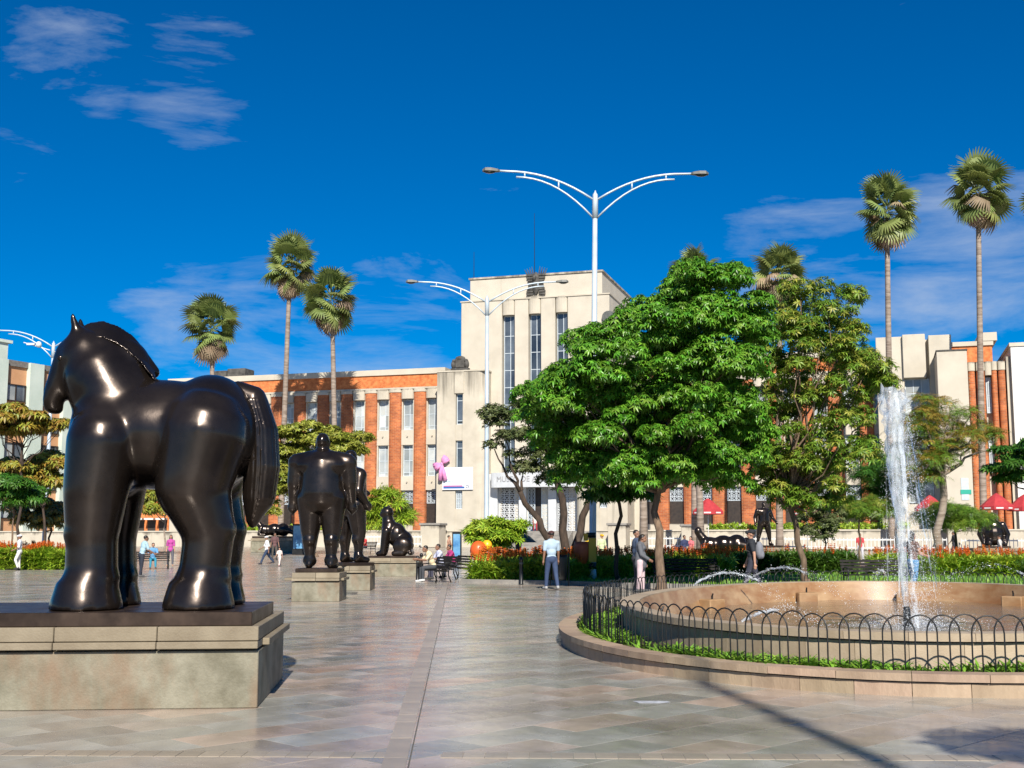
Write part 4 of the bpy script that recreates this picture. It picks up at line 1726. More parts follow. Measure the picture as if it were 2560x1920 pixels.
# neck, arched
HP_ = HP
HP = lambda x, y, z: HP_(x + .13 * max(0, min(1, (z - 2.1) / .4)) + (.13 if x > .8 and z < 2.4 else 0) * max(0, min(1, (2.5 - z) / .4)), y, z)
for (a, b, r0, r1) in (((.48, 0, 1.95), (.62, 0, 2.28), .46, .41), ((.62, 0, 2.28), (.72, 0, 2.50), .41, .31), ((.36, 0, 2.2), (.55, 0, 2.5), .3, .27), ((.55, 0, 2.5), (.76, 0, 2.6), .26, .22)):
    m.cap(HP(*a), HP(*b), r0, r1, 26)
m.ell(HP(.46, 0, 2.34), (.40, .25, .40), n=30, m=18)
# head: cheek, long face, muzzle, lips
m.ell(HP(.86, 0, 2.46), (.20, .16, .25), n=14, m=10)
m.cap(HP(.88, 0, 2.52), HP(1.05, 0, 2.12), .19, .125, 26)
m.cap(HP(1.05, 0, 2.14), HP(1.07, 0, 2.02), .12, .105, 26)
m.ell(HP(1.02, 0, 1.98), (.08, .08, .07))
for s in (-1, 1):
    m.ell(HP(1.13, .06 * s, 2.06), (.04, .04, .055))
    m.ell(HP(.95, .15 * s, 2.47), (.06, .04, .05))
    m.cap(HP(.80, .10 * s, 2.68), HP(.86, .15 * s, 2.92), .085, .03, 10)
    # foreleg
    y = .36 * s
    m.cap(HP(.55, y * .95, 1.62), HP(.60, y * 1.06, 1.12), .38, .33, 26)
    m.cap(HP(.60, y * 1.06, 1.12), HP(.61, y * 1.12, .74), .33, .275, 26)
    m.ell(HP(.625, y * 1.12, .72), (.285, .28, .2))
    m.cap(HP(.61, y * 1.12, .66), HP(.60, y * 1.14, .32), .26, .265, 26)
    m.ell(HP(.60, y * 1.14, .30), (.295, .29, .18))
    m.add(*(lambda q: (q.v, q.f))(MB().lathe([(.375, 0), (.365, .06), (.30, .28)], 18, HP(.64, y * 1.15, 0))))
    # hind leg
    m.cap(HP(-.50, y * .95, 1.70), HP(-.40, y * 1.08, 1.20), .47, .40, 26)
    m.cap(HP(-.40, y * 1.08, 1.20), HP(-.56, y * 1.12, .80), .39, .29, 26)
    m.ell(HP(-.59, y * 1.12, .76), (.285, .27, .21))
    m.cap(HP(-.58, y * 1.12, .70), HP(-.54, y * 1.14, .32), .265, .26, 26)
    m.ell(HP(-.54, y * 1.14, .30), (.30, .29, .18))
    m.add(*(lambda q: (q.v, q.f))(MB().lathe([(.38, 0), (.37, .06), (.305, .28)], 18, HP(-.50, y * 1.15, 0))))
me = fuse(m, 'body', MAT['bronze'], .026, 16, .5)
inst('body', me, hs)
# tail, mane and eyes cast on the body
m = MB()
tp = [(-.80, 0, 2.16), (-.95, 0, 2.08), (-1.04, 0, 1.78), (-1.06, 0, 1.4), (-1.04, 0, 1.08), (-.98, 0, .84)]
tr = [.12, .15, .175, .185, .165, .06]
for i in range(5): m.cap(HP(*tp[i]), HP(*tp[i + 1]), tr[i], tr[i + 1], 30)
for k in range(22):
    w = k * .2856
    m.tube([HP(p[0] + r_ * .95 * math.cos(w), r_ * .95 * math.sin(w), p[2]) for p, r_ in zip(tp[1:], tr[1:])], [.022, .026, .028, .026, .014], 6)
inst('tail', fuse(m, 'tail', MAT['bronze'], .013, 2, .4), hs)
m = MB()
mp_ = [(.80, 2.72), (.72, 2.79), (.58, 2.81), (.42, 2.76), (.27, 2.67), (.14, 2.53), (.05, 2.36)]
for i in range(len(mp_) - 1):
    m.cap(HP(mp_[i][0], 0, mp_[i][1]), HP(mp_[i + 1][0], 0, mp_[i + 1][1]), .065, .065, 10)
for i in range(34):
    t_ = i / 33 * (len(mp_) - 1.001)
    k = int(t_); f_ = t_ - k
    x, z = mp_[k][0] * (1 - f_) + mp_[k + 1][0] * f_, mp_[k][1] * (1 - f_) + mp_[k + 1][1] * f_
    m.tube([HP(x, -.07, z - .03), HP(x - .01, 0, z + .062), HP(x - .01, .09, z - .02), HP(x - .03, .20, z - .13)], [.012, .018, .018, .008], 6)
inst('mane', fuse(m, 'mane', MAT['bronze'], .016, 1, .4), hs)
for s in (-1, 1):
    m = MB(); m.ell(HP(.965, .185 * s, 2.47), (.035, .02, .028)); m.build('eye', MAT['bronze'], hs, True)


# ================================================================ human figures
def figure(h=1.72, bulk=1.0, lean=0.0, hips=(5, -5), knees=(3, 3), sh=(8, -8), ab=(8, 8), el=(15, 15), seat=None, head=(0, 0), female=False, splay=4, armx=None):
    """joints of a posed person facing -y. index 0 = the person's left (+x), 1 = right (-x)"""
    s = h / 1.72
    J = {}

    def rp(v, p):      # pitch forward (towards -y)
        c_, s_ = math.cos(R(p)), math.sin(R(p))
        return Vector((v[0], v[1] * c_ + v[2] * s_ * -1 * -1 if False else v[1] * c_ - v[2] * s_, v[1] * s_ + v[2] * c_))
    up = rp(Vector((0, 0, 1)), lean)          # torso axis leaning to -y
    up = Vector((0, -math.sin(R(lean)), math.cos(R(lean))))
    J['pelvis'] = Vector((0, 0, 0))
    J['waist'] = up * .17 * s
    J['chest'] = up * .38 * s
    J['neck'] = up * .53 * s
    hd = Vector((0, -math.sin(R(lean + head[0])), math.cos(R(lean + head[0]))))
    J['head'] = J['neck'] + hd * .165 * s + Vector((0, -.015 * s, 0))
    hipw = (.098 if female else .09) * s * (1 + (bulk - 1) * .55)
    shw = (.165 if female else .19) * s * (1 + (bulk - 1) * .64)
    for i, sg in enumerate((1, -1)):
        hp_ = Vector((sg * hipw, 0, -.03 * s))
        d1 = Vector((sg * math.sin(R(splay)), -math.sin(R(hips[i])), -math.cos(R(hips[i])))).normalized()
        kn = hp_ + d1 * .43 * s
        a2 = hips[i] - knees[i]
        d2 = Vector((sg * math.sin(R(splay * .5)), -math.sin(R(a2)), -math.cos(R(a2)))).normalized()
        an = kn + d2 * .40 * s
        fd_ = Vector((sg * .25, -math.cos(R(min(40, max(-40, a2 * .4)))), 0)).normalized()
        J['hip%d' % i], J['knee%d' % i], J['ankle%d' % i] = hp_, kn, an
        J['heel%d' % i] = an + Vector((0, .035 * s, -.045 * s))
        J['toe%d' % i] = an + fd_ * .155 * s + Vector((0, 0, -.055 * s))
        so_ = up * (.47 - .035 * max(0, bulk - 1.2)) * s + Vector((sg * shw, 0, 0))
        d1 = Vector((sg * math.sin(R(ab[i])), -math.sin(R(sh[i] + lean * .3)), -math.cos(R(sh[i] + lean * .3)) * math.cos(R(ab[i])))).normalized()
        eb = so_ + d1 * .285 * s
        a2 = sh[i] + lean * .3 + el[i]
        inx = -.25 if el[i] > 40 else .05
        if armx: inx = armx[i]
        d2 = Vector((sg * (math.sin(R(ab[i])) * .4 + inx), -math.sin(R(a2)), -math.cos(R(a2)))).normalized()
        wr = eb + d2 * .25 * s
        J['sh%d' % i], J['elbow%d' % i], J['wrist%d' % i] = so_, eb, wr
        J['hand%d' % i] = wr + d2 * .085 * s
        J['hd%d' % i] = d2
    low = min(J['heel0'].z, J['heel1'].z, J['toe0'].z, J['toe1'].z) - .035 * s
    dz = -low if seat is None else seat + .11 * s
    for k in J:
        if not k.startswith('hd') or k == 'head': J[k] = J[k] + Vector((0, 0, dz))
    J['s'], J['up'], J['bulk'], J['female'], J['hdir'] = s, up, bulk, female, hd
    return J


def add_torso(m, J, g=0.0, sleeves=1.0):
    s, b = J['s'], J['bulk']
    fl = .62
    wC, wW, wH = (.15, .125, .155) if J['female'] else (.165, .14, .145)
    M3 = Matrix((Vector((1, 0, 0)), J['up'].cross(Vector((1, 0, 0))).normalized(), J['up'])).transposed()
    m.ell(J['chest'] + J['up'] * .02 * s, ((wC * b + .02) * s + g, .115 * b * s + g, .19 * s + g), M3, 26, 16)
    m.ell(J['waist'] + J['up'] * .03 * s, (wW * b * s + g, .105 * b * s + g, .17 * s + g), M3, 26, 16)
    m.ell(J['pelvis'], (wH * b * s + g, .115 * b * s + g, .14 * s + g), M3, 26, 16)
    for i in (0, 1):
        m.cap(J['chest'] + J['up'] * .07 * s, J['sh%d' % i], .085 * b * s + g, .062 * b * s + g)
        if sleeves > 0:
            e = J['sh%d' % i].lerp(J['elbow%d' % i], min(1, sleeves))
            m.cap(J['sh%d' % i], e, .058 * b * s + g, .047 * b * s + g)
            if sleeves > 1:
                m.cap(J['elbow%d' % i], J['elbow%d' % i].lerp(J['wrist%d' % i], sleeves - 1), .046 * b * s + g, .036 * b * s + g)
        if J['female']:
            sg = 1 if i == 0 else -1
            m.ell(J['chest'] + Vector((sg * .07 * s, -.085 * s * b, .02 * s)), (.06 * s + g, .055 * s + g, .06 * s + g), None, 10, 7)
    if b > 1.2: m.cap(J['chest'] - J['up'] * .02 * s, J['pelvis'] + J['up'] * .02 * s, .125 * b * s, .135 * b * s, 30)
    if b > 1.2:
        for i in (0, 1): m.cap(J['neck'] - J['up'] * .035 * s, J['sh%d' % i].lerp(J['neck'], .12) - J['up'] * .015 * s, .05 * b * s, .055 * b * s, 16)
    m.cap(J['chest'] + J['up'] * .1 * s, J['neck'] - J['up'] * .015 * s, .085 * s * b + g * .5, .055 * s + g * .3)


def add_arms(m, J, hands=True):
    s, b = J['s'], J['bulk']
    for i in (0, 1):
        sg = 1 if i == 0 else -1
        m.cap(J['sh%d' % i], J['elbow%d' % i], .052 * b * s, .042 * b * s)
        m.cap(J['elbow%d' % i], J['wrist%d' % i], .042 * b * s, .029 * b * s)
        d = J['hd%d' % i]
        side = d.cross(Vector((1, 0, 0)))
        side = side.normalized() if side.length > .1 else Vector((0, 1, 0))
        m.cap(J['wrist%d' % i], J['wrist%d' % i] + d * .07 * s, .028 * b * s, .036 * b * s)
        if hands:
            pal = J['wrist%d' % i] + d * .085 * s
            for k in range(4):
                o_ = side * (k - 1.5) * .021 * s
                ln = (.062, .075, .07, .055)[k] * s
                cu_ = Vector((-sg * .35, 0, 0))
                q1 = pal + o_ + d * ln * .5
                q2 = q1 + (d + cu_).normalized() * ln * .55
                m.cap(pal + o_, q1, .0105 * s * b, .01 * s * b, 6); m.cap(q1, q2, .01 * s * b, .0085 * s * b, 6)
            tb = J['wrist%d' % i] + d * .035 * s - side * .03 * s
            m.cap(tb, tb - side * .028 * s + d * .045 * s, .012 * s * b, .0095 * s * b, 6)


def add_legs(m, J, g=0.0, to=2.0):
    s, b = J['s'], J['bulk']
    m.ell(J['pelvis'] + Vector((0, .015 * s, -.02 * s)), ((.16 if J['female'] else .148) * b * s + g, .12 * b * s + g, .13 * s + g), None, 16, 10)
    for i in (0, 1):
        m.cap(J['hip%d' % i], J['knee%d' % i], .088 * b * s + g, .06 * b * s + g, 18)
        if to > 1:
            e = J['knee%d' % i].lerp(J['ankle%d' % i], to - 1)
            m.cap(J['knee%d' % i], e, .058 * b * s + g, .044 * b * s + g if g else .038 * (.55 + .45 * b) * s, 18)
            if not g: m.ell(J['knee%d' % i].lerp(J['ankle%d' % i], .3) + Vector((0, .018 * s, 0)), (.05 * b * s, .055 * b * s, .11 * s), None, 10, 8)


def add_feet(m, J, g=0.0):
    s, b = J['s'], J['bulk']
    for i in (0, 1):
        m.cap(J['heel%d' % i] + Vector((0, 0, .008)), J['toe%d' % i] + Vector((0, 0, .012)), .036 * s + g, .03 * s + g)
        m.cap(J['ankle%d' % i], J['heel%d' % i] + Vector((0, 0, .01)), .038 * b * s + g, .036 * s + g)


def add_head(m, J, turn=0.0, k=1.0):
    s = J['s'] * k
    hd = J['head']
    Mz = Matrix.Rotation(R(turn), 3, 'Z')
    f = lambda x, y, z: hd + Mz @ Vector((x * s, y * s, z * s))
    m.cap(J['neck'] - J['up'] * .03 * s, hd - J['hdir'] * .06 * s, .055 * s * (J['bulk'] * .5 + .5), .05 * s * (J['bulk'] * .5 + .5))
    m.ell(f(0, .012, .028), (.076 * s, .098 * s, .092 * s), Mz, 16, 11)
    m.ell(f(0, -.025, -.048), (.056 * s, .066 * s, .062 * s), Mz, 14, 9)
    m.cap(f(0, -.09, .012), f(0, -.106, -.022), .011 * s, .015 * s, 8)
    m.ell(f(0, -.083, -.055), (.024 * s, .012 * s, .011 * s), Mz, 8, 6)
    for sg in (-1, 1): m.ell(f(.079 * sg, .012, -.005), (.012 * s, .022 * s, .032 * s), Mz, 8, 6)
    return f, Mz, s


def statue_figure(name, label, loc, rz, base, scale_h, slab, **kw):
    """plain dark bronze figure standing on its own slab"""
    e = empty(name, loc, rz, label, 'statue')
    m = MB(); m.b2(-slab[0] / 2, slab[0] / 2, -slab[1] / 2, slab[1] / 2, .002, slab[2], .01); m.build('bronze_slab', MAT['bronze_base'], e)
    turn = kw.pop('turn', 0)
    hk = kw.pop('hk', 1.0)
    J = figure(h=scale_h, **kw)
    m = MB()
    add_torso(m, J, 0, 1.0); add_arms(m, J); add_legs(m, J); add_feet(m, J, .012 * scale_h); f, Mz, s = add_head(m, J, turn, hk)
    if not kw.get('female'):
        pass
    me = fuse(m, 'figure', MAT['bronze'], .022, 30, .5)
    inst('figure', me, e, (0, 0, slab[2] - .01))
    if not kw.get('female'): return e
    # hair cast as a cap
    m = MB()
    m.ell(f(0, .03, .055), (.082 * s, .098 * s, .088 * s), Mz, 14, 9)
    if kw.get('female'): m.ell(f(0, .1, .03), (.055 * s, .05 * s, .055 * s), Mz, 12, 8)
    inst('hair', fuse(m, 'hair', MAT['bronze'], .02, 2), e, (0, 0, slab[2] - .01))
    return e


hs.scale = (.93, 1, 1)
a, b = P(728, 1504), P(848, 1504)
mw = (b - a).length
c = (a + b) / 2 + Vector((0, mw * .55, 0))
plinth(c, 0, mw * 1.0, mw * 1.1, .70, 'square sandstone plinth under the standing bronze man')
statue_figure('man_statue', 'dark bronze standing man seen from behind on a square plinth', (c.x + .0, c.y + .05, .70), R(178), 0, 3.30, (1.06, 1.0, .10), bulk=2.15, hips=(2, -2), knees=(2, 2), sh=(-2, 2), ab=(7, 7), el=(14, 10), splay=0, hk=1.2)
a = P(896, 1476)
c = Vector((-4.85, 37.3, 0))
plinth(c, 0, 1.25, 1.3, .72, 'sandstone plinth under the bronze woman partly hidden by the man plinth')
statue_figure('woman_statue', 'dark bronze standing woman behind the bronze man, one arm bent to her hip', (c.x - .08, c.y, .72), R(128), 0, 3.25, (1.1, 1.1, .10), bulk=2.0, female=True, hips=(2, 8), knees=(2, 10), sh=(20, -18), ab=(8, 22), el=(70, 58), splay=3, hk=1.15, turn=20)

# seated animal, front legs straight, on a long plinth
a, b = P(906, 1441), P(1045, 1441)
c = (a + b) / 2 + Vector((0, .75, 0))
plinth(c, 0, (b - a).length * .97, 1.5, .74, 'long sandstone plinth under the seated bronze animal')
e = empty('seated_animal_statue', (c.x + .05, c.y, .74), 0, 'dark bronze seated animal with straight forelegs facing left', 'statue')
m = MB(); m.b2(-.98, .95, -.55, .55, .002, .08, .01); m.build('bronze_slab', MAT['bronze_base'], e)
m = MB()
zz = .08
m.ell((.38, 0, zz + .55), (.45, .46, .52)); m.ell((.12, 0, zz + .86), (.42, .40, .5)); m.ell((-.18, 0, zz + 1.08), (.34, .36, .48))
m.cap((-.24, 0, zz + 1.3), (-.26, 0, zz + 1.62), .26, .22, 14)
m.ell((-.28, 0, zz + 1.78), (.27, .25, .26)); m.ell((-.47, 0, zz + 1.70), (.13, .14, .12))
for s in (-1, 1):
    m.cap((-.28, .24 * s, zz + 1.0), (-.40, .24 * s, zz + .14), .21, .15, 12)
    m.cap((-.42, .24 * s, zz + .10), (-.60, .24 * s, zz + .09), .12, .11, 10)
    m.ell((.40, .36 * s, zz + .42), (.42, .2, .36)); m.cap((.40, .40 * s, zz + .12), (.05, .40 * s, zz + .10), .14, .11, 10)
    m.cap((-.22, .16 * s, zz + 1.96), (-.2, .2 * s, zz + 2.08), .07, .03, 8)
m.cap((.75, .1, zz + .14), (.72, -.42, zz + .12), .12, .1, 10)
inst('body', fuse(m, 'body', MAT['bronze'], .03, 6), e)

# lying figures and more bronzes in the middle distance
def lying(name, label, loc, rz, L, slabh, plabel, ph):
    plinth(Vector((loc[0], loc[1], loc[2])), rz, L * 1.05, L * .42, ph, plabel)
    e = empty(name, (loc[0], loc[1], loc[2] + ph), rz, label, 'statue')
    k = L / 3.2
    m = MB(); m.b2(-1.6 * k, 1.6 * k, -.6 * k, .6 * k, .002, slabh); m.build('bronze_slab', MAT['bronze_base'], e)
    m = MB()
    z = slabh
    m.ell((-.75 * k, 0, z + .42 * k), (.5 * k, .42 * k, .42 * k)); m.ell((-.1 * k, 0, z + .46 * k), (.55 * k, .45 * k, .46 * k)); m.ell((.55 * k, 0, z + .48 * k), (.5 * k, .46 * k, .48 * k))
    m.cap((-.95 * k, 0, z + .55 * k), (-1.25 * k, 0, z + .95 * k), .27 * k, .2 * k, 12)
    m.ell((-1.32 * k, 0, z + 1.1 * k), (.2 * k, .2 * k, .24 * k))
    for s in (-1, 1):
        m.cap((-1.0 * k, .3 * k * s, z + .62 * k), (-1.15 * k, .45 * k * s, z + .16 * k), .15 * k, .12 * k)
        m.cap((-1.15 * k, .45 * k * s, z + .12 * k), (-.7 * k, .48 * k * s, z + .1 * k), .11 * k, .09 * k)
        m.cap((.6 * k, .22 * k * s, z + .45 * k), (1.05 * k, .25 * k * s, z + .62 * k - .25 * k * (s < 0)), .27 * k, .2 * k)
        m.cap((1.05 * k, .25 * k * s, z + .62 * k - .25 * k * (s < 0)), (1.42 * k, .25 * k * s, z + .14 * k), .19 * k, .12 * k)
    m.cap((-.9 * k, 0, z + .42 * k), (.6 * k, 0, z + .46 * k), .36 * k, .40 * k, 20)
    inst('figure', fuse(m, 'figure', MAT['bronze'], .03 * k, 14), e)


p = G(1815, 62); lying('reclining_statue', 'dark bronze reclining figure with raised head behind the hedge', (p.x, p.y, gz(62)), R(-4), 3.3, .1, 'low plinth under the reclining bronze figure behind the hedge', .65)
p = G(688, 94); lying('reclining_statue', 'small dark reclining bronze far behind the horse tail', (p.x, p.y, gz(94)), R(5), 3.4, .15, 'long cream plinth under the far reclining bronze', 1.05)
p = G(1912, 72)
plinth(p, 0, 2.2, 1.6, 1.0, 'orange-tinted plinth behind the reclining statue')
statue_figure('standing_statue', 'dark bronze standing figure half hidden by leaves behind the reclining statue', (p.x, p.y, p.z + 1.0), R(20), 0, 2.5, (1.8, 1.3, .12), bulk=1.75, hips=(6, -6), ab=(20, 20), el=(40, 30), splay=10)
p = G(2487, 76)
plinth(p, R(-8), 2.9, 1.9, .85, 'pale plinth under the seated bronze at the right edge')
e = empty('seated_statue', (p.x, p.y, p.z + .85), R(-8), 'dark bronze seated figure with hanging arms at the right edge', 'statue')
m = MB(); m.b2(-.85, .85, -.6, .6, .002, .12); m.build('bronze_slab', MAT['bronze_base'], e)
m = MB()
m.ell((0, 0, .85), (.62, .5, .72)); m.ell((0, -.02, 1.3), (.58, .42, .45)); m.cap((0, 0, 1.55), (0, -.03, 1.75), .22, .2); m.ell((0, -.04, 1.93), (.23, .25, .28)); m.ell((0, -.2, 1.88), (.1, .1, .1))
for s in (-1, 1):
    m.cap((.56 * s, 0, 1.42), (.80 * s, -.05, .85), .22, .2); m.cap((.80 * s, -.05, .85), (.66 * s, -.18, .3), .19, .13); m.ell((.62 * s, -.2, .2), (.14, .16, .14))
    m.cap((.3 * s, -.1, .5), (.36 * s, -.35, .3), .3, .22); m.cap((.36 * s, -.3, .3), (.34 * s, -.45, .18), .18, .12)
inst('figure', fuse(m, 'figure', MAT['bronze'], .03, 5), e)

# ================================================================ people
SKIN = [mk('skin_tan', (.36, .19, .12), (.42, .23, .15), rough=.55), mk('skin_brown', (.20, .10, .06), (.25, .13, .08), rough=.55)]
HAIR = mk('black_hair', (.010, .008, .007), (.02, .016, .013), rough=.45)
CLOTH = {}


def cloth(c):
    if c not in CLOTH:
        CLOTH[c] = mk('cloth_%d' % len(CLOTH), tuple(x * .82 for x in c), c, scale=5, rough=.85, bump=.35, bscale=14)
    return CLOTH[c]


def person(loc, rz, label, shirt, trousers, shoes=(.03, .03, .03), skin=0, h=1.7, fine=.013, sleeves=.75, turn=0, hair='short', legto=1.93, group=None, skirt=None, cap=None, hood=None, coat=0.0, bulk=1.0, **pose):
    pose.setdefault('bulk', bulk)
    e = empty('person', loc, rz, label, 'person', group)
    J = figure(h=h, **pose)
    sk = SKIN[skin]
    m = MB()
    add_torso(m, J, -.006, .9); add_arms(m, J, fine < .016); add_legs(m, J, -.002); add_feet(m, J, -.004)
    f, Mz, s = add_head(m, J, turn)
    inst('body', fuse(m, 'body', sk, fine, 2, .4), e)
    m = MB(); add_torso(m, J, .012, sleeves)
    if coat: m.cap(J['waist'], J['pelvis'] - Vector((0, 0, coat)), .15 * J['s'] * bulk, .17 * J['s'] * bulk, 14)
    inst('shirt', fuse(m, 'shirt', cloth(shirt), .014, 2, .5), e)
    m = MB()
    if skirt: m.cap(J['pelvis'], J['pelvis'] - Vector((0, 0, skirt)), .16 * J['s'], .21 * J['s'], 14)
    else: add_legs(m, J, .010, legto)
    inst('trousers', fuse(m, 'trousers', cloth(trousers), .014, 2, .5), e)
    m = MB(); add_feet(m, J, .009)
    inst('shoes', fuse(m, 'shoes', cloth(shoes), .013, 1), e)
    m = MB()
    m.ell(f(0, .028, .05), (.085 * s, .098 * s, .088 * s), Mz, 14, 9)
    if hair == 'long':
        m.cap(f(0, .075, .02), f(0, .09, -.2), .075 * s, .06 * s); m.cap(f(.06, .03, .0), f(.07, .05, -.18), .04 * s, .035 * s); m.cap(f(-.06, .03, .0), f(-.07, .05, -.18), .04 * s, .035 * s)
    elif hair == 'pony': m.cap(f(0, .11, .06), f(0, .14, -.08), .04 * s, .025 * s)
    inst('hair', fuse(m, 'hair', HAIR, .014, 1), e)
    if cap:
        m = MB(); m.ell(f(0, .015, .075), (.095 * s, .108 * s, .07 * s), Mz, 14, 8); m.cap(f(-.03, -.1, .06), f(.03, -.1, .06), .05 * s, .05 * s, 8)
        inst('cap', fuse(m, 'cap', cloth(cap), .014, 1), e)
    m = MB()
    for sg in (-1, 1): m.ell(f(.032 * sg, -.083, .012), (.013 * s, .008 * s, .008 * s), Mz, 8, 5)
    m.build('eyes', HAIR, e, True)
    return e, J, f


WALK = dict(hips=(22, -20), knees=(8, 18), sh=(-18, 18), el=(18, 25))
SIT = dict(hips=(86, 82), knees=(86, 80), seat=.44, sh=(35, 30), el=(55, 60), lean=12)

# near and middle people
person(P(1379, 1474), R(195), 'man in pale blue T-shirt and jeans with back turned walking by the flower bed', (.38, .50, .62), (.035, .06, .13), (.35, .35, .35), 1, 1.72, .012, .75, cap=(.06, .02, .02), hips=(12, -8), knees=(6, 12), sh=(-6, 8), el=(10, 12))
person(G(1603, 35.5), R(75), 'woman in grey hooded top and pale pink trousers holding a white phone', (.11, .115, .13), (.60, .45, .47), (.1, .1, .1), 1, 1.62, .012, 1.95, hair='pony', head=(25, 0), bulk=1.14, female=True, coat=.1, hips=(3, -3), sh=(5, 12), el=(12, 45))
person(G(1592, 36.6), R(100), 'dark haired person in navy jacket behind the woman in grey', (.05, .075, .13), (.03, .03, .04), (.1, .1, .1), 1, 1.74, .013, 1.95, turn=-60)
bp_, Jb, fb = person(G(1882, 33.2), R(-102), 'young man in black T-shirt carrying a grey backpack behind the fountain', (.022, .025, .032), (.03, .032, .05), (.03, .03, .03), 0, 1.76, .012, .7, hips=(20, -16), knees=(6, 16), sh=(-14, 10), el=(12, 14), cap=(.015, .016, .02))
e = empty('backpack', bp_.location, R(-102), 'grey and black backpack worn by the young man behind the fountain', 'backpack')
m = MB(); m.ell((0, .20, 1.22), (.15, .12, .24)); m.ell((0, .27, 1.12), (.11, .07, .13)); inst('pack', fuse(m, 'pack', cloth((.20, .21, .24)), .018, 3), e)
for s in (-1, 1):
    m = MB(); m.tube([(.09 * s, .14, 1.40), (.11 * s, .0, 1.50), (.12 * s, -.13, 1.38), (.12 * s, -.135, 1.22), (.14 * s, .1, 1.08)], .018, 6); m.build('strap', cloth((.02, .02, .022)), e, True)
person(G(2286, 34.0), R(110), 'long haired woman in brown lace top and blue jeans behind the water jet', (.16, .10, .085), (.10, .24, .42), (.2, .2, .2), 0, 1.68, .012, .3, hair='long', female=True, hips=(10, -8), sh=(20, 18), el=(70, 60), bulk=1.08)
person(P(46, 1426), R(-70), 'man dressed in white with dark sleeves leaning by the left flower bed', (.70, .72, .75), (.72, .70, .66), (.03, .03, .03), 1, 1.66, .015, .9, hips=(22, 0), knees=(42, 5), sh=(5, -15), el=(60, 30), cap=(.6, .62, .65))
person(P(666, 1411), R(-65), 'striding man in loose white shirt and navy trousers beyond the plinths', (.72, .72, .72), (.02, .04, .09), (.03, .03, .04), 1, 1.70, .015, .9, hips=(30, -28), knees=(8, 14), sh=(-15, 20), el=(20, 40), cap=(.65, .65, .65))
person(P(698, 1416), R(-20), 'small child in pale pink clothes beside the striding man', (.74, .60, .55), (.70, .60, .56), (.3, .1, .1), 0, 1.02, .014, .8, **WALK)
person(G(686, 79), R(20), 'person in striped dark top partly behind the striding man', (.12, .06, .06), (.08, .07, .06), (.03, .03, .03), 1, 1.68, .018, .8)
person(G(352, 49), R(130), 'person in pale blue top and dark trousers seen between the horse legs', (.35, .52, .62), (.02, .025, .04), (.1, .1, .1), 1, 1.62, .015, .8, lean=14, sh=(20, 15), el=(40, 40))
person(G(425, 68), R(10), 'person in magenta top holding a bag seen past the horse hind leg', (.42, .06, .28), (.10, .10, .12), (.5, .3, .2), 0, 1.68, .018, .9, hair='long', female=True)
person(G(1340, 107.9) + Vector((0, 3.4, TZ - gz(107.9) - .004)), R(0), 'woman in white top and red trousers standing at the museum door', (.72, .68, .60), (.36, .03, .05), (.1, .05, .05), 0, 1.66, .02, .8, hair='long', female=True, coat=.12)
person(G(1505, 66), R(30), 'person in pale green shirt with a bright yellow hat behind the flower bed', (.55, .62, .35), (.1, .1, .12), (.1, .1, .1), 0, 1.70, .016, .8, cap=(.72, .42, .01))
person(G(1474, 60), R(10), 'person in bright yellow vest behind the litter bin', (.70, .44, .02), (.1, .09, .08), (.1, .1, .1), 1, 1.62, .016, .8)
person(G(1712, 68), R(30), 'person in navy top standing left of the reclining statue', (.03, .04, .10), (.1, .1, .15), (.1, .1, .1), 1, 1.66, .018, .9)
person(G(1728, 69.5), R(-40), 'woman in pink top with her hair down left of the reclining statue', (.62, .16, .18), (.55, .5, .5), (.1, .1, .1), 0, 1.60, .018, .7, hair='long', female=True)
person(G(2386, 84), R(-100), 'dark dressed person with a teal bag walking below the right wing', (.03, .03, .035), (.03, .03, .04), (.05, .05, .05), 1, 1.72, .018, .9, **WALK)
person(G(2502, 71.5), R(-120), 'person in pale grey T-shirt beside the plinth of the seated bronze', (.52, .52, .50), (.45, .44, .42), (.05, .05, .05), 0, 1.70, .018, .8, **WALK)
person(G(2152, 78), R(0), 'person in red and white top behind the right flower bed', (.55, .06, .07), (.5, .5, .55), (.1, .1, .1), 0, 1.66, .018, .8)
person(G(1122, 74), R(80), 'bare shouldered person in pink shorts near the information panel', (.46, .26, .18), (.60, .22, .35), (.1, .1, .1), 0, 1.62, .018, .3, legto=1.1, sh=(25, -10), el=(30, 10))

# ---- benches with people
def bench(loc, rz, label, w=1.7):
    e = empty('bench', loc, rz, label, 'bench', 'black park benches')
    for k in range(5):
        m = MB(); m.b2(-w / 2, w / 2, -.42 + k * .088, -.35 + k * .088, .40, .43, .006); m.build('seat_slat', MAT['slats'], e)
    for k in range(4):
        m = MB(); m.hexa([(x, y + .035 * k, z) for x, y, z in ((-w / 2, .05, .50 + .1 * k), (w / 2, .05, .50 + .1 * k), (w / 2, .08, .50 + .1 * k), (-w / 2, .08, .50 + .1 * k), (-w / 2, .07, .57 + .1 * k), (w / 2, .07, .57 + .1 * k), (w / 2, .10, .57 + .1 * k), (-w / 2, .10, .57 + .1 * k))])
        m.build('back_slat', MAT['slats'], e)
    for s in (-1, 1):
        m = MB(); x = s * (w / 2 - .08)
        m.tube([(x, -.42, 0), (x, -.36, .2), (x, -.40, .40)], .024, 6); m.tube([(x, .16, 0), (x, .06, .25), (x, .07, .45), (x, .20, .88)], .024, 6)
        m.tube([(x, -.42, .39), (x, .07, .39)], .022, 6); m.tube([(x, -.40, .40), (x, -.38, .62), (x, -.1, .64), (x, .1, .60)], .02, 6)
        m.build('side_frame', MAT['iron'], e, True)
    return e


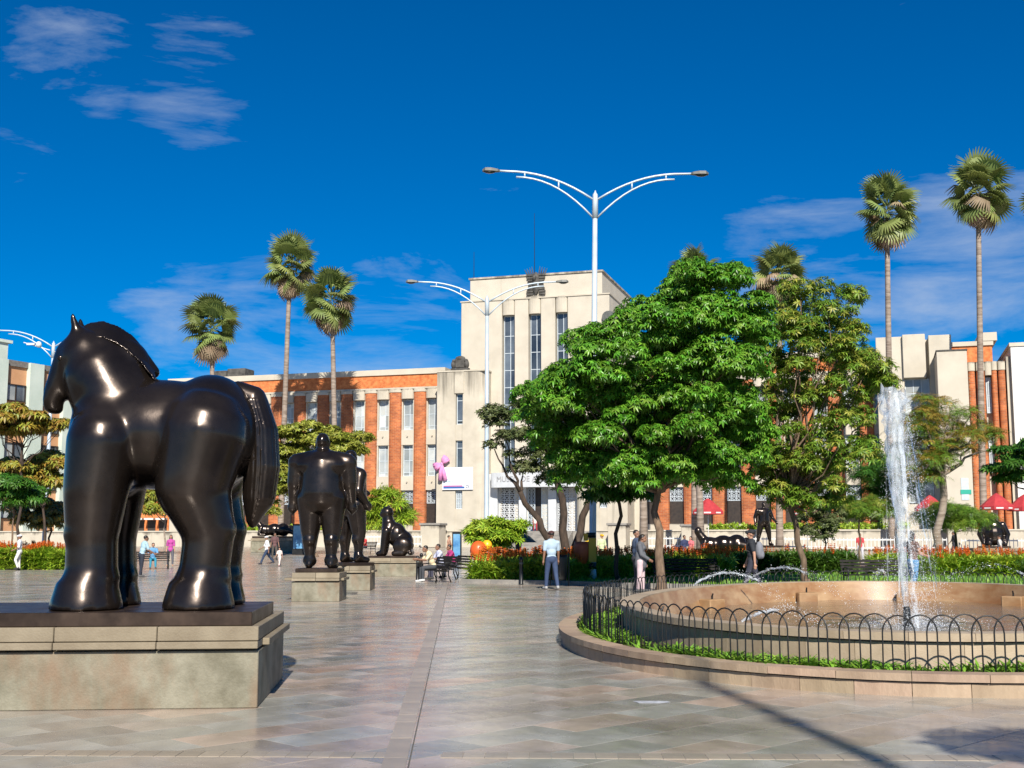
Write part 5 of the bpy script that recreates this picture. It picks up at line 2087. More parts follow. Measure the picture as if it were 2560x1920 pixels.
def sit(loc, rz, off, *a, **k):
    c_, s_ = math.cos(rz), math.sin(rz)
    d = dict(SIT); d.update(k)
    return person(Vector(loc) + Vector((off * c_ + .18 * s_, off * s_ - .18 * c_, 0)), rz, *a, **d)


b1 = P(1098, 1455)
b1 += Vector((0, .3, 0))
bench(b1, R(-68), 'black bench with the man in cream shirt bending forward')
sit(b1, R(-68), -.2, 'seated man in cream shirt and dark trousers bent over his lap on the near bench', (.74, .62, .40), (.05, .055, .065), (.6, .6, .6), 1, 1.70, .013, .8, lean=22, head=(20, 0))
b2 = G(1152, 48)
bench(b2, R(-68), 'black bench holding the person in magenta further from the camera')
sit(b2, R(-68), -.3, 'seated person in magenta top on the further bench', (.38, .03, .16), (.04, .04, .06), (.05, .05, .05), 1, 1.64, .015, .8, lean=18)
b3 = G(1112, 46.5)
bench(b3, R(-66), 'black bench between the other two with the person in lilac shirt')
sit(b3, R(-66), .1, 'seated person in pale lilac shirt between the other two sitters', (.50, .52, .66), (.05, .05, .08), (.05, .05, .05), 1, 1.66, .015, .8)
bench(G(1715, 40.5), R(6), 'black bench in the tree shade beside the tall trunk', 2.2)
bench(G(2185, 38.5), R(2), 'black bench on the lawn left of the water jet', 2.0)
b4 = G(380, 62)
bench(b4, R(20), 'black bench seen between the horse legs')
sit(b4, R(20), 0, 'seated person in blue clothes seen between the horse legs', (.12, .30, .52), (.03, .24, .36), (.1, .1, .1), 0, 1.62, .016, .8)
b5 = G(918, 90)
bench(b5, R(-40), 'black bench left of the seated bronze animal')
sit(b5, R(-40), 0, 'seated person in red top left of the seated bronze animal', (.45, .03, .03), (.03, .03, .04), (.1, .1, .1), 0, 1.66, .018, .8)
# ================================================================ trees
def limb(m, a, b, r0, r1, n=6, sag=.0, wob=.08, seed=0):
    rg = np.random.default_rng(seed)
    a, b = Vector(a), Vector(b)
    L_ = (b - a).length
    pts, rr = [], []
    k = 6
    for i in range(k + 1):
        t_ = i / k
        p = a.lerp(b, t_)
        if 0 < i < k: p += Vector(rg.normal(0, wob * L_ * .25, 3))
        p.z += sag * math.sin(math.pi * t_) * L_
        pts.append(p); rr.append(r0 + (r1 - r0) * t_)
    m.tube(pts, rr, n)
    return pts


def tree(name, label, base, poly, dep, T, ncl, cr, lt, nl, ls, mat, trunk_r, bark, fork=.45, seed=1, flat=.5, singles=0, tilt=.55, inner=.35, group=None, trunk_top=None, limbs=14, mats2=None, trunks=None):
    """poly: outline of the crown as seen in the photo; the crown is given depth T around dep"""
    rg = np.random.default_rng(seed)
    base = Vector(base)
    e = empty(name, base, 0, label, 'tree', group)
    P_ = np.array(poly, float)
    x0, y0 = P_.min(0); x1, y1 = P_.max(0)
    cl, tries = [], 0
    mind = math.sqrt((x1 - x0) * (y1 - y0) / ncl) * .62
    while len(cl) < ncl and tries < 20000:
        tries += 1
        x, y = rg.uniform(x0, x1), rg.uniform(y0, y1)
        if not in_poly(x, y, poly): continue
        dd = rg.uniform(-1, 1)
        if any(math.hypot((x - a) / 1.0, (y - b)) < mind * (1 if abs(dd - c_) < .7 else .4) for a, b, c_ in cl): continue
        cl.append((x, y, dd))
    cx, cy = (x0 + x1) / 2, (y0 + y1) / 2
    C = []
    for x, y, dd in cl:
        ex = min(1, math.hypot((x - cx) / ((x1 - x0) / 2), (y - cy) / ((y1 - y0) / 2)))
        C.append(D(x, y, dep + dd * T * math.sqrt(max(.08, 1 - ex * ex * .85))) - base)
    # wood
    m = MB()
    top = Vector(trunk_top) - base if trunk_top is not None else Vector((0, 0, min(c.z for c in C) * fork + 1))
    if trunks is None:
        tp_ = limb(m, (0, 0, -.1), top, trunk_r, trunk_r * .62, 10, 0, .06, seed)
        m.tube([(0, 0, -.12), (0, 0, .02), (0, 0, .25)], [trunk_r * 1.55, trunk_r * 1.4, trunk_r * .98], 10)
        starts = [tp_[-1], tp_[-2], tp_[-1]]
    else:
        starts = []
        for k, (q0, q1, rr) in enumerate(trunks):
            pts = limb(m, Vector(q0) - base, Vector(q1) - base, rr, rr * .6, 9, .03, .12, seed + k)
            starts.append(pts[-1])
    order = sorted(range(len(C)), key=lambda i: rg.uniform())
    for i in order[:limbs]:
        s_ = min(starts, key=lambda q: (q - C[i]).length) if trunks else starts[i % 3]
        limb(m, s_, C[i] - Vector((0, 0, cr * .2)), trunk_r * .42, trunk_r * .10, 6, -.06, .12, seed * 31 + i)
    m.build('trunk', bark, e, True)
    # leaves on the upper shell of every clump
    pos, nrm = [], []
    for c in C:
        r_ = cr * rg.uniform(.7, 1.25)
        k = int(nl * (r_ / cr) ** 2)
        d = rg.normal(0, 1, (k, 3))
        d[:, 2] = np.abs(d[:, 2]) * 1.1 - .25
        d /= np.linalg.norm(d, axis=1, keepdims=True)
        rad = np.where(rg.uniform(0, 1, k) < inner, rg.uniform(.3, .85, k), rg.uniform(.85, 1.08, k))
        q = d * rad[:, None] * np.array([[r_, r_, r_ * flat]])
        pos.append(q + np.array(c)[None])
        nn = d * tilt + np.array([[0, 0, 1 - tilt * .5]]) + rg.normal(0, .22, (k, 3))
        nrm.append(nn)
    pos, nrm = np.vstack(pos), np.vstack(nrm)
    rot = frames(nrm, rg.uniform(0, 6.28, len(pos)))
    scl = rg.uniform(.7, 1.25, len(pos)) * ls
    tv, tf = lt
    sel = np.zeros(len(pos), bool)
    if singles:
        depth = pos[:, 1]
        key = depth - .15 * pos[:, 2] * 0
        sel[np.argsort(key)[:singles]] = True
        lm = npmesh('leaf_cluster', np.array(tv), np.array(tf), MAT[mat + '_obj'] if mat + '_obj' in MAT else MAT[mat])
        for i in np.where(sel)[0]:
            o = bpy.data.objects.new('leaf_cluster', lm)
            o.matrix_local = Matrix.Translation(Vector(pos[i])) @ Matrix(rot[i].tolist()).to_4x4() @ Matrix.Scale(float(scl[i]), 4)
            o.parent = e
            COL.objects.link(o)
    if mats2:       # a share of the leaves in a second tone
        pick = rg.uniform(0, 1, len(pos)) < mats2[1]
        V1, F1 = scatter(pos[pick & ~sel], rot[pick & ~sel], scl[pick & ~sel], tv, tf)
        o = inst('paler_leaves', npmesh('paler_leaves', V1, F1, MAT[mats2[0]]), e); tag(o, kind='stuff')
        sel = sel | pick
    V1, F1 = scatter(pos[~sel], rot[~sel], scl[~sel], tv, tf)
    o = inst('crown', npmesh('crown', V1, F1, MAT[mat]), e)
    tag(o, kind='stuff')
    return e


BROAD = rosette(8, .30, .115, .05, .55, .25, 21)
SMALL = rosette(7, .17, .075, .3, .3, .6, 22)
COMPOUND = rosette(9, .30, .085, .15, .45, .35, 24)


def pinnate(npair, L_, w, seed):
    """feathery compound leaves: a few rachises with paired leaflets"""
    rg = np.random.default_rng(seed)
    V, Fc = [], []
    for k in range(5):
        a = 2 * math.pi * (k + rg.uniform(-.2, .2)) / 5
        ti = rg.uniform(.05, .5)
        for j in range(npair):
            x = L_ * (.25 + .75 * j / npair)
            zz = x * math.sin(ti) - .5 * x * x / L_
            for s in (-1, 1):
                l = w * (1 - .45 * j / npair)
                q = [(x, 0, zz), (x + .05 * L_, s * l * .5, zz + .012), (x + .16 * L_, s * l, zz - .03), (x + .11 * L_, s * l * .45, zz)]
                b = len(V)
                for X, Y, Z in q: V.append((X * math.cos(a) - Y * math.sin(a), X * math.sin(a) + Y * math.cos(a), Z))
                Fc.append((b, b + 1, b + 2, b + 3) if s > 0 else (b + 3, b + 2, b + 1, b))
    return V, Fc


PINN = pinnate(6, .5, .15, 5)
MAT['leaf_big_obj'] = leafmat('glossy_green_leaf_near', (.075, .215, .014), (.14, .325, .03), rough=.36, rv=.5, rh=.018, rnd='obj')
k_ = 1.1573

# the big glossy-leaved tree right of centre
bigp0 = [(1430, 850), (1490, 815), (1560, 780), (1600, 738), (1655, 712), (1700, 668), (1770, 640), (1850, 655), (1915, 740), (1935, 800), (1938, 880), (1925, 960), (1945, 1060), (1920, 1120), (1930, 1190), (1850, 1230), (1700, 1225), (1560, 1238), (1470, 1215), (1400, 1240), (1350, 1160), (1330, 1080), (1310, 1000), (1330, 960), (1375, 930)]
bx_, by_ = 1630, 960
bigp = [(x + (bx_ - x) * .055, y + (by_ - y) * .055) for x, y in bigp0]
tree('broadleaf_tree', 'large dense tree with glossy bright green leaves right of centre', P(1654, 1478), bigp, 37.2, 3.0, 200, .62, BROAD, 118, .56, 'leaf_big', .145, MAT['bark'], seed=11, flat=.7, mats2=('leaf_light', .16), singles=300, trunk_top=D(1640, 1180, 37.2), limbs=34, inner=.3)

# several-stemmed tree behind it, duller small leaves showing at its left
bp0 = G(1415, 50)
tree('many_stemmed_tree', 'several-stemmed tree with dull small leaves before the museum entrance', bp0, [(1228, 1030), (1300, 1005), (1420, 1010), (1480, 1080), (1470, 1200), (1380, 1215), (1260, 1150), (1225, 1120)], 50.5, 1.6, 40, .55, SMALL, 85, 1.0, 'leaf_dull', .2, MAT['barkdark'], seed=5, flat=.6, limbs=14,
     trunks=[(bp0, D(1300, 1228, 49.5), .17), (bp0, D(1395, 1150, 50), .20), (bp0 + Vector((.15, 0, 0)), D(1478, 1230, 50.4), .20)])
# thin dark sapling
tree('sapling', 'thin dark trunked sapling between the litter bin and the woman in grey', G(1545, 42.5), [(1480, 1120), (1600, 1120), (1620, 1240), (1460, 1250)], 42.5, 1.2, 16, .5, BROAD, 40, .8, 'leaf_dark', .085, MAT['barkdark'], seed=15, flat=.5, limbs=8, trunk_top=D(1545, 1200, 42.5))
# feathery olive trees right of it
tree('feathery_tree', 'tall open tree with feathery olive leaves left of the water jet', G(2016, 39.5), [(1905, 760), (1990, 700), (2060, 720), (2130, 730), (2150, 780), (2140, 860), (2225, 910), (2230, 960), (2150, 1010), (2185, 1060), (2170, 1150), (2090, 1180), (2100, 1260), (2000, 1300), (1900, 1250), (1900, 1100), (1925, 950)], 40, 2.2, 112, .46, COMPOUND, 52, .64, 'leaf_feather', .12, MAT['bark'], seed=21, flat=.9, limbs=40, trunk_top=D(1975, 1240, 39.5), mats2=('leaf_lime', .26), inner=.4)
tree('feathery_tree', 'sparse yellowing tree in front of the right pavilion', G(2350, 58), [(2265, 1010), (2330, 985), (2420, 1000), (2480, 1060), (2500, 1100), (2400, 1130), (2330, 1200), (2270, 1190), (2240, 1100)], 58, 2.0, 40, .55, PINN, 20, 1.05, 'leaf_feather', .22, MAT['palmbark'], seed=25, flat=.5, limbs=24, trunk_top=D(2352, 1140, 58), mats2=('leaf_yellow', .5))
tree('flat_topped_tree', 'low flat-topped tree with bright leaves left of the seated bronze', G(2395, 66), [(2300, 1275), (2370, 1262), (2450, 1280), (2470, 1300), (2400, 1320), (2310, 1312)], 66, 1.8, 26, .55, PINN, 22, 1.0, 'leaf_feather', .09, MAT['barkdark'], seed=27, flat=.35, limbs=12, trunk_top=D(2390, 1310, 66))
tree('layered_tree', 'layered dark green branches reaching in from the right edge', G(2625, 52), [(2460, 1130), (2540, 1108), (2680, 1090), (2700, 1220), (2560, 1225), (2470, 1208), (2480, 1160)], 52, 1.8, 36, .55, COMPOUND, 46, 1.0, 'leaf_dark', .14, MAT['barkdark'], seed=29, flat=.3, limbs=18, trunk_top=D(2600, 1190, 52))
tree('young_tree', 'small young tree with yellow-green leaves left of the jet behind the bed', G(2150, 60), [(2105, 1255), (2200, 1248), (2240, 1275), (2180, 1292), (2110, 1285)], 60, 1.2, 16, .5, PINN, 22, 1.0, 'leaf_feather', .06, MAT['bark'], seed=31, flat=.4, limbs=9, trunk_top=D(2150, 1280, 60), mats2=('leaf_lime', .3))
tree('young_tree', 'slender green tree right of the feathery tree and behind the jet', G(2240, 64), [(2140, 1160), (2230, 1150), (2290, 1190), (2280, 1250), (2200, 1240), (2150, 1230)], 64, 1.4, 20, .6, PINN, 24, 1.1, 'leaf_dark', .08, MAT['bark'], seed=33, flat=.5, limbs=9, trunk_top=D(2240, 1240, 64))
tree('shrub', 'loose brownish green shrub beside the leaning feathery tree trunk', G(2062, 57), [(2010, 1265), (2060, 1250), (2115, 1270), (2110, 1340), (2060, 1362), (2010, 1340)], 57, .8, 22, .38, SMALL, 60, .9, 'leaf_dull', .05, MAT['barkdark'], seed=35, flat=.9, limbs=12, trunk_top=D(2062, 1345, 57))
tree('shrub', 'rounded shrub with long bright leaves left of the museum steps', G(1232, 49), [(1165, 1335), (1200, 1310), (1250, 1300), (1300, 1318), (1306, 1345), (1260, 1370), (1190, 1368)], 49, .8, 26, .34, rosette(9, .30, .07, .45, .3, .3, 40), 34, 1.0, 'leaf_bed', .06, MAT['bark'], seed=37, flat=.7, limbs=12, trunk_top=D(1235, 1375, 49))
# lime tree behind the bronze man
tree('lime_tree', 'lime green tree behind the bronze man and woman', G(790, 84), [(672, 1090), (740, 1062), (830, 1072), (905, 1100), (900, 1130), (830, 1150), (790, 1200), (700, 1230), (668, 1300), (660, 1200)], 84, 2.2, 46, .8, SMALL, 90, 1.7, 'leaf_lime', .14, MAT['bark'], seed=41, flat=.55, limbs=18, trunk_top=D(740, 1220, 84))
# left group
tree('almond_tree', 'tall yellowing tree with layered branches at the far left', G(48, 66), [(-60, 1025), (20, 1015), (90, 1035), (160, 1045), (165, 1070), (60, 1080), (-60, 1075)], 66, 1.8, 30, .6, BROAD, 48, 1.15, 'leaf_lime', .09, MAT['barkdark'], seed=43, flat=.4, limbs=16, trunk_top=D(55, 1120, 66), mats2=('leaf_yellow', .7))
tree('almond_tree', 'yellow-leaved tree behind the green sapling at far left', G(110, 68), [(-40, 1160), (60, 1150), (150, 1130), (152, 1210), (40, 1215), (-50, 1200)], 68, 1.8, 34, .6, BROAD, 48, 1.15, 'leaf_lime', .09, MAT['barkdark'], seed=45, flat=.45, limbs=14, trunk_top=D(110, 1240, 68), mats2=('leaf_yellow', .65))
tree('sapling', 'young tree with flat dark green crown beside the man in white', G(34, 60.8), [(-30, 1200), (40, 1195), (105, 1225), (90, 1258), (20, 1260), (-30, 1255)], 60.8, 1.2, 24, .5, COMPOUND, 46, 1.0, 'leaf_dark', .055, MAT['bark'], seed=47, flat=.5, limbs=10, trunk_top=D(33, 1260, 60.8))
tree('almond_tree', 'low yellow-green tree over the left flower bed by the horse foreleg', G(125, 72), [(30, 1270), (90, 1255), (155, 1265), (160, 1310), (80, 1315), (30, 1300)], 72, 1.4, 22, .6, BROAD, 46, 1.1, 'leaf_dull', .08, MAT['barkdark'], seed=49, flat=.5, limbs=10, trunk_top=D(125, 1310, 72), mats2=('leaf_yellow', .4))
tree('young_tree', 'small tree with mixed green and yellow leaves seen under the horse belly', G(412, 88), [(360, 1225), (430, 1212), (450, 1240), (420, 1290), (375, 1285)], 88, 1.2, 18, .7, BROAD, 40, 1.3, 'leaf_lime', .07, MAT['palmbark'], seed=51, flat=.6, limbs=9, trunk_top=D(412, 1290, 88), mats2=('leaf_yellow', .3))
tree('shrub', 'bushy dwarf palm-like shrub behind the seated bronze animal', G(960, 97), [(925, 1250), (955, 1228), (1000, 1240), (1025, 1290), (1000, 1325), (930, 1320), (915, 1285)], 97, 1.0, 22, .6, rosette(10, .75, .09, .5, .35, .35, 44), 20, 1.0, 'leaf_bed', .12, MAT['palmbark'], seed=53, flat=.8, limbs=8, trunk_top=D(960, 1320, 97))
# trees standing behind the photographer: they shade the lower right corner
bt = Vector((6.8, -.4, 0))
e = tree('plaza_tree', 'leafy tree beside the viewer shading the paving at lower right', bt, [(1140, 920), (1390, 910), (1440, 1000), (1380, 1060), (1160, 1060), (1110, 1000)], 40, 1.7, 20, .6, BROAD, 46, 1.0, 'leaf_dark', .16, MAT['bark'], seed=61, flat=.5, limbs=16, trunk_top=Vector((6.8, -.4, 3.2)))
# the crown outline above is laid out in front of the lens; set it over its own trunk
mv = Vector((6.6, -.4, 6.8)) - D(1280, 985, 40)
for ch in e.children:
    if ch.name.startswith('crown'):
        ch.location = mv
bpy.data.objects.remove([c_ for c_ in e.children if c_.name.startswith('trunk')][0])
m = MB()
limb(m, (0, 0, -.1), (0, 0, 3.6), .17, .12, 10, 0, .05, 3)
for w in np.linspace(0, 6.28, 9)[:-1]:
    limb(m, (0, 0, 3.5), (1.7 * math.cos(w) - .4, 1.7 * math.sin(w), 6.4 + .6 * math.sin(3 * w)), .08, .02, 6, .05, .1, int(w * 10))
m.build('trunk', MAT['bark'], e, True)


# ================================================================ palms
def fan_frond(seed, dry=False):
    rg = np.random.default_rng(seed)
    m = MB()
    pl_ = .85
    m.tube([(0, 0, 0), (pl_ * .5, 0, .03), (pl_, 0, 0)], [.03, .022, .018], 4)
    nb_ = 23
    for k in range(nb_):
        a = R(-108 + 216 * k / (nb_ - 1))
        l = (.80 + .22 * math.cos(a)) * rg.uniform(.9, 1.08) * (.85 if dry else 1)
        w = .06
        dr = .30 if not dry else .6
        c_, s_ = math.cos(a), math.sin(a)
        up = .10 * math.cos(a)
        pts = []
        for t_, ww in ((.04, .015), (.55, w), (.82, w * .55), (1.0, .008)):
            z = up * t_ - dr * max(0, t_ - .45) ** 1.3 * (2.2 if t_ > .8 else 1.2)
            x, y = pl_ + c_ * l * t_, s_ * l * t_
            pts.append(((x - s_ * ww, y + c_ * ww, z + ww * .3), (x + s_ * ww, y - c_ * ww, z + ww * .3)))
        vs = [q for p in pts for q in p]
        m.add(vs, [(0, 1, 3, 2), (2, 3, 5, 4), (4, 5, 7, 6)])
    return m.mesh('frond', MAT['frond_dry'] if dry else MAT['frond'])


FR = [fan_frond(s) for s in (1, 2, 3)]
FD = [fan_frond(s, True) for s in (4, 5)]


def palm(px, pyc, pw, ph, dep, label, base_px=None, nf=58, seed=1):
    rg = np.random.default_rng(seed)
    g = G(base_px or px, dep)
    e = empty('palm_tree', g, 0, label, 'palm tree', 'tall fan palms around the museum')
    c = D(px, pyc, dep) - g
    R_ = pw / 2 / FPX * dep
    RZ = ph / 2 / FPX * dep
    m = MB()
    zt = c.z
    n_ = 14
    pts = [(c.x * (k / n_) ** 1.3, c.y * (k / n_), -.1 + (zt - R_ * .15) * k / n_) for k in range(n_ + 1)]
    m.tube(pts, [.36 if k == 0 else .29 - .10 * k / n_ for k in range(n_ + 1)], 9)
    m.build('trunk', MAT['palmbark'], e, True)
    sc_ = R_ / 1.5
    for i in range(nf):
        t_ = i / nf
        el_ = R(84 - 158 * t_ ** .8 + rg.uniform(-15, 15))
        az = i * 2.39996 + rg.uniform(-.4, .4)
        dry = t_ > .86 or (t_ > .35 and rg.uniform() < .2)
        me = (FD if dry else FR)[rg.integers(2 if dry else 3)]
        off = Vector((0, 0, RZ * .25 * (1 - 2 * t_)))
        o = inst('frond', me, e, c + off + Vector((math.cos(az), math.sin(az), 0)) * .12, (rg.uniform(-.9, .9), -el_, az), sc_ * rg.uniform(.68, 1.12))
    for i in range(22):          # hanging dry skirt
        az = i * 2.4
        inst('frond', FD[i % 2], e, c + Vector((0, 0, -RZ * .28)), (rg.uniform(-.6, .6), R(rg.uniform(52, 82)), az), sc_ * rg.uniform(.62, .85))
    return e


palm(530, 822, 128, 160, 108.5, 'shortest fan palm at far left above the horse rump', seed=1)
palm(725, 668, 130, 165, 108.5, 'tallest of the three left fan palms', base_px=700, seed=2)
palm(830, 752, 132, 165, 108.5, 'fan palm with paler trunk casting its shadow on the left wing', base_px=838, seed=3)
palm(2217, 530, 140, 165, 95.5, 'tall fan palm left of the rightmost pair', base_px=2232, seed=4)
palm(2445, 484, 148, 165, 95.5, 'tallest fan palm near the right edge', base_px=2462, seed=5)
palm(1738, 690, 110, 110, 93, 'fan palm tip showing above the big glossy tree', seed=6)
palm(1950, 690, 130, 120, 93, 'fan palm behind the feathery tree', seed=7)
palm(2634, 520, 140, 160, 95.5, 'fan palm whose frond tips just enter at the right edge', seed=8)
for k, (px, dep, lab) in enumerate(((1610, 70, 'pale slender palm trunk right of the thin sapling'), (1752, 78, 'pale palm trunk behind the head of the reclining statue'))):
    g = G(px, dep)
    e = empty('palm_trunk_tree', g, 0, lab, 'palm tree')
    m = MB()
    hh = (10.5, 12.0)[k]
    m.tube([(0, 0, -.1), (.02, 0, hh * .3), (-.05, 0, hh * .7), (.05, 0, hh)], [.3, .22, .2, .17], 9)
    m.build('trunk', MAT['palmbark'], e, True)
    for i in range(26):
        inst('frond', FR[i % 3], e, (.05, 0, hh), (random.uniform(-.4, .4), R(-75 + 115 * i / 26), i * 2.4), .95)
# ================================================================ street lamps
def lamp(px, dep, ytop, span_px, label, rz=0.0, extra=False, lean=0.0):
    g = G(px, dep)
    e = empty('street_lamp', g, rz, label, 'street lamp', 'double-armed street lamps')
    H_ = D(px, ytop, dep).z - g.z
    S_ = span_px / 2 / FPX * dep
    m = MB()
    m.lathe([(.15, 0), (.145, .3), (.135, .32), (.115, H_ * .5), (.09, H_ - .9)], 14)
    m.build('pole', MAT['polegrey'], e, True)
    m = MB(); m.lathe([(.11, H_ - 1.0), (.11, H_ - .25), (.10, H_ - .2), (.10, H_ - .08), (.05, H_), (.01, H_ + .1)], 12); m.build('pole_cap', MAT['polegrey'], e, True)
    m = MB(); m.box((0, 0, .01), (.5, .5, .03), 0, .004); m.build('base_plate', MAT['polegrey'], e)
    for s in (-1, 1):
        def curve(z0, z1, x1, n=10, p=.55):
            return [(s * (.10 + (x1 - .10) * t_), 0, z0 + (z1 - z0) * (1 - (1 - t_) ** 2.1)) for t_ in np.linspace(0, 1, n)]
        zt = H_ + .62 * S_ / 4.2 * 1.25
        up = curve(H_ - .25, zt, S_ * .78)
        lo = curve(H_ - .95, zt - .22, S_ * .70)
        m = MB()
        m.tube(up + [(s * S_ * .88, 0, zt + .02)], .042, 7)
        m.tube(lo, .036, 7)
        for f_ in (.5, .95):
            k = int(f_ * 9)
            x = abs(lo[k][0])
            zz = np.interp(x, [abs(p[0]) for p in up], [p[2] for p in up])
            m.tube([lo[k], (lo[k][0], 0, zz)], .03, 6)
        m.build('arm', MAT['polegrey'], e, True)
        m = MB()
        x0, x1 = S_ * .84, S_ * 1.0
        pr = [(.0, .03, .05), (.15, .10, .09), (.5, .15, .13), (.85, .15, .13), (1, .08, .06)]
        vs, fs = [], []
        for t_, w, h in pr:
            x = s * (x0 + (x1 - x0) * t_)
            vs += [(x, -w, zt - .02), (x, w, zt - .02), (x, w * .7, zt - .02 + h), (x, -w * .7, zt - .02 + h)]
        for k in range(4):
            for q in range(4):
                fs.append((k * 4 + q, k * 4 + (q + 1) % 4, k * 4 + 4 + (q + 1) % 4, k * 4 + 4 + q))
        fs += [(3, 2, 1, 0), (16, 17, 18, 19)]
        m.add(vs, fs)
        hd_ = m.build('lamp_head', MAT['lampgrey'], e)
        m = MB(); m.ell((s * (x0 + (x1 - x0) * .6), 0, zt - .03), ((x1 - x0) * .32, .11, .07)); m.build('lens', MAT['lampglass'], hd_, True)
    if extra:
        m = MB(); m.ell((-.9, -.1, H_ - .15), (.18, .18, .2)); m.box((-1.4, -.1, H_ - .12), (.5, .14, .12)); m.tube([(-1.9, 0, H_ + .0), (-.2, 0, H_ - .5)], .03, 6); m.box((.75, 0, H_ - .75), (.5, .2, .3)); m.tube([(0, 0, H_ - .6), (.8, 0, H_ - .6)], .03, 6)
        m.build('camera_unit', MAT['white'], e)
    return e


L1 = lamp(1481, 45.2, 482, 582, 'tall pale double-armed street lamp rising behind the fountain kerb')
L1.rotation_euler = (0, R(.9), 0)
lamp(1216, 62.5, 742, 414, 'double-armed street lamp in front of the museum tower')
lamp(108, 76, 856, 330, 'double-armed street lamp with camera at far left above the horse head', extra=True)
# the lamp whose shadow crosses the lower right paving stands behind the viewer
e = lamp(1281, 45.2, 482, 582, 'double-armed street lamp behind the viewer casting a long shadow')
e.location = (4.1, -5.7, 0)
e.rotation_euler = (0, 0, R(96))

# litter bin strapped to the lamp, and a standing bin
e = empty('litter_bin', G(1470, 44.9), 0, 'round red litter bin with yellow bracket strapped to the lamp pole', 'litter bin')
m = MB(); m.lathe([(.16, .62), (.24, .78), (.29, 1.0), (.30, 1.25), (.27, 1.42), (.24, 1.42), (.24, 1.3), (.1, 1.28)], 16, (-.22, 0, 0)); m.build('bucket', mk('bin_red', (.42, .07, .02), (.5, .10, .03), rough=.45), e, True)
m = MB(); m.b2(.02, .30, -.2, -.16, .68, 1.55, .01); m.b2(-.16, .0, -.19, -.15, 1.45, 1.72, .01); m.build('bracket', mk('bin_yellow', (.60, .36, .02), rough=.5), e)
for z0, z1 in ((.42, .66), (1.56, 1.75)):
    m = MB(); m.lathe([(.18, z0), (.18, z1)], 14, (.15, .3, 0)); m.build('strap', MAT['iron'], e, True)
e = empty('litter_bin', G(1399, 40.2), 0, 'dark standing litter bin behind the man in pale blue', 'litter bin')
m = MB(); m.lathe([(.22, .18), (.25, .25), (.27, .9), (.27, 1.0), (.22, 1.0), (.2, .9)], 14); m.build('bucket', MAT['iron'], e, True)
for s in (-1, 1):
    m = MB(); m.tube([(.3 * s, 0, 0), (.3 * s, 0, 1.05), (.26 * s, 0, 1.05)], .025, 6); m.build('post', MAT['iron'], e)

# bollards
for px, dep, lab in ((1303, 41.4, 'short black bollard at the kerb of the flower bed'), (1053, 52, 'short grey bollard between the seated bronze and the benches'), (1044, 44.2, 'short dark bollard nearest the bench sitters')):
    e = empty('bollard', G(px, dep), 0, lab, 'bollard')
    m = MB(); m.lathe([(.085, 0), (.08, .03), (.065, .05), (.06, .78), (.075, .8), (.075, .86), (.03, .92)], 12); m.build('post', MAT['iron'], e, True)
    m = MB(); m.lathe([(.072, .68), (.072, .74)], 12); m.build('band', MAT['lampgrey'], e)

# information panels
for px, dep, w, h, lab in ((1142, 72, .55, 1.9, 'blue information panel standing near the benches'), (746, 88, .9, 2.2, 'teal advertising panel left of the bronze man')):
    e = empty('information_panel', G(px, dep), R(-8), lab, 'sign')
    m = MB(); m.b2(-w / 2, w / 2, -.08, .08, 0, h, .02); m.build('case', MAT['iron'], e)
    m = MB(); m.b2(-w / 2 + .07, w / 2 - .07, -.09, -.083, .45, h - .12); m.build('poster', mk('poster_blue', (.03, .14, .34), (.20, .42, .60), scale=1.2, rough=.3), e)

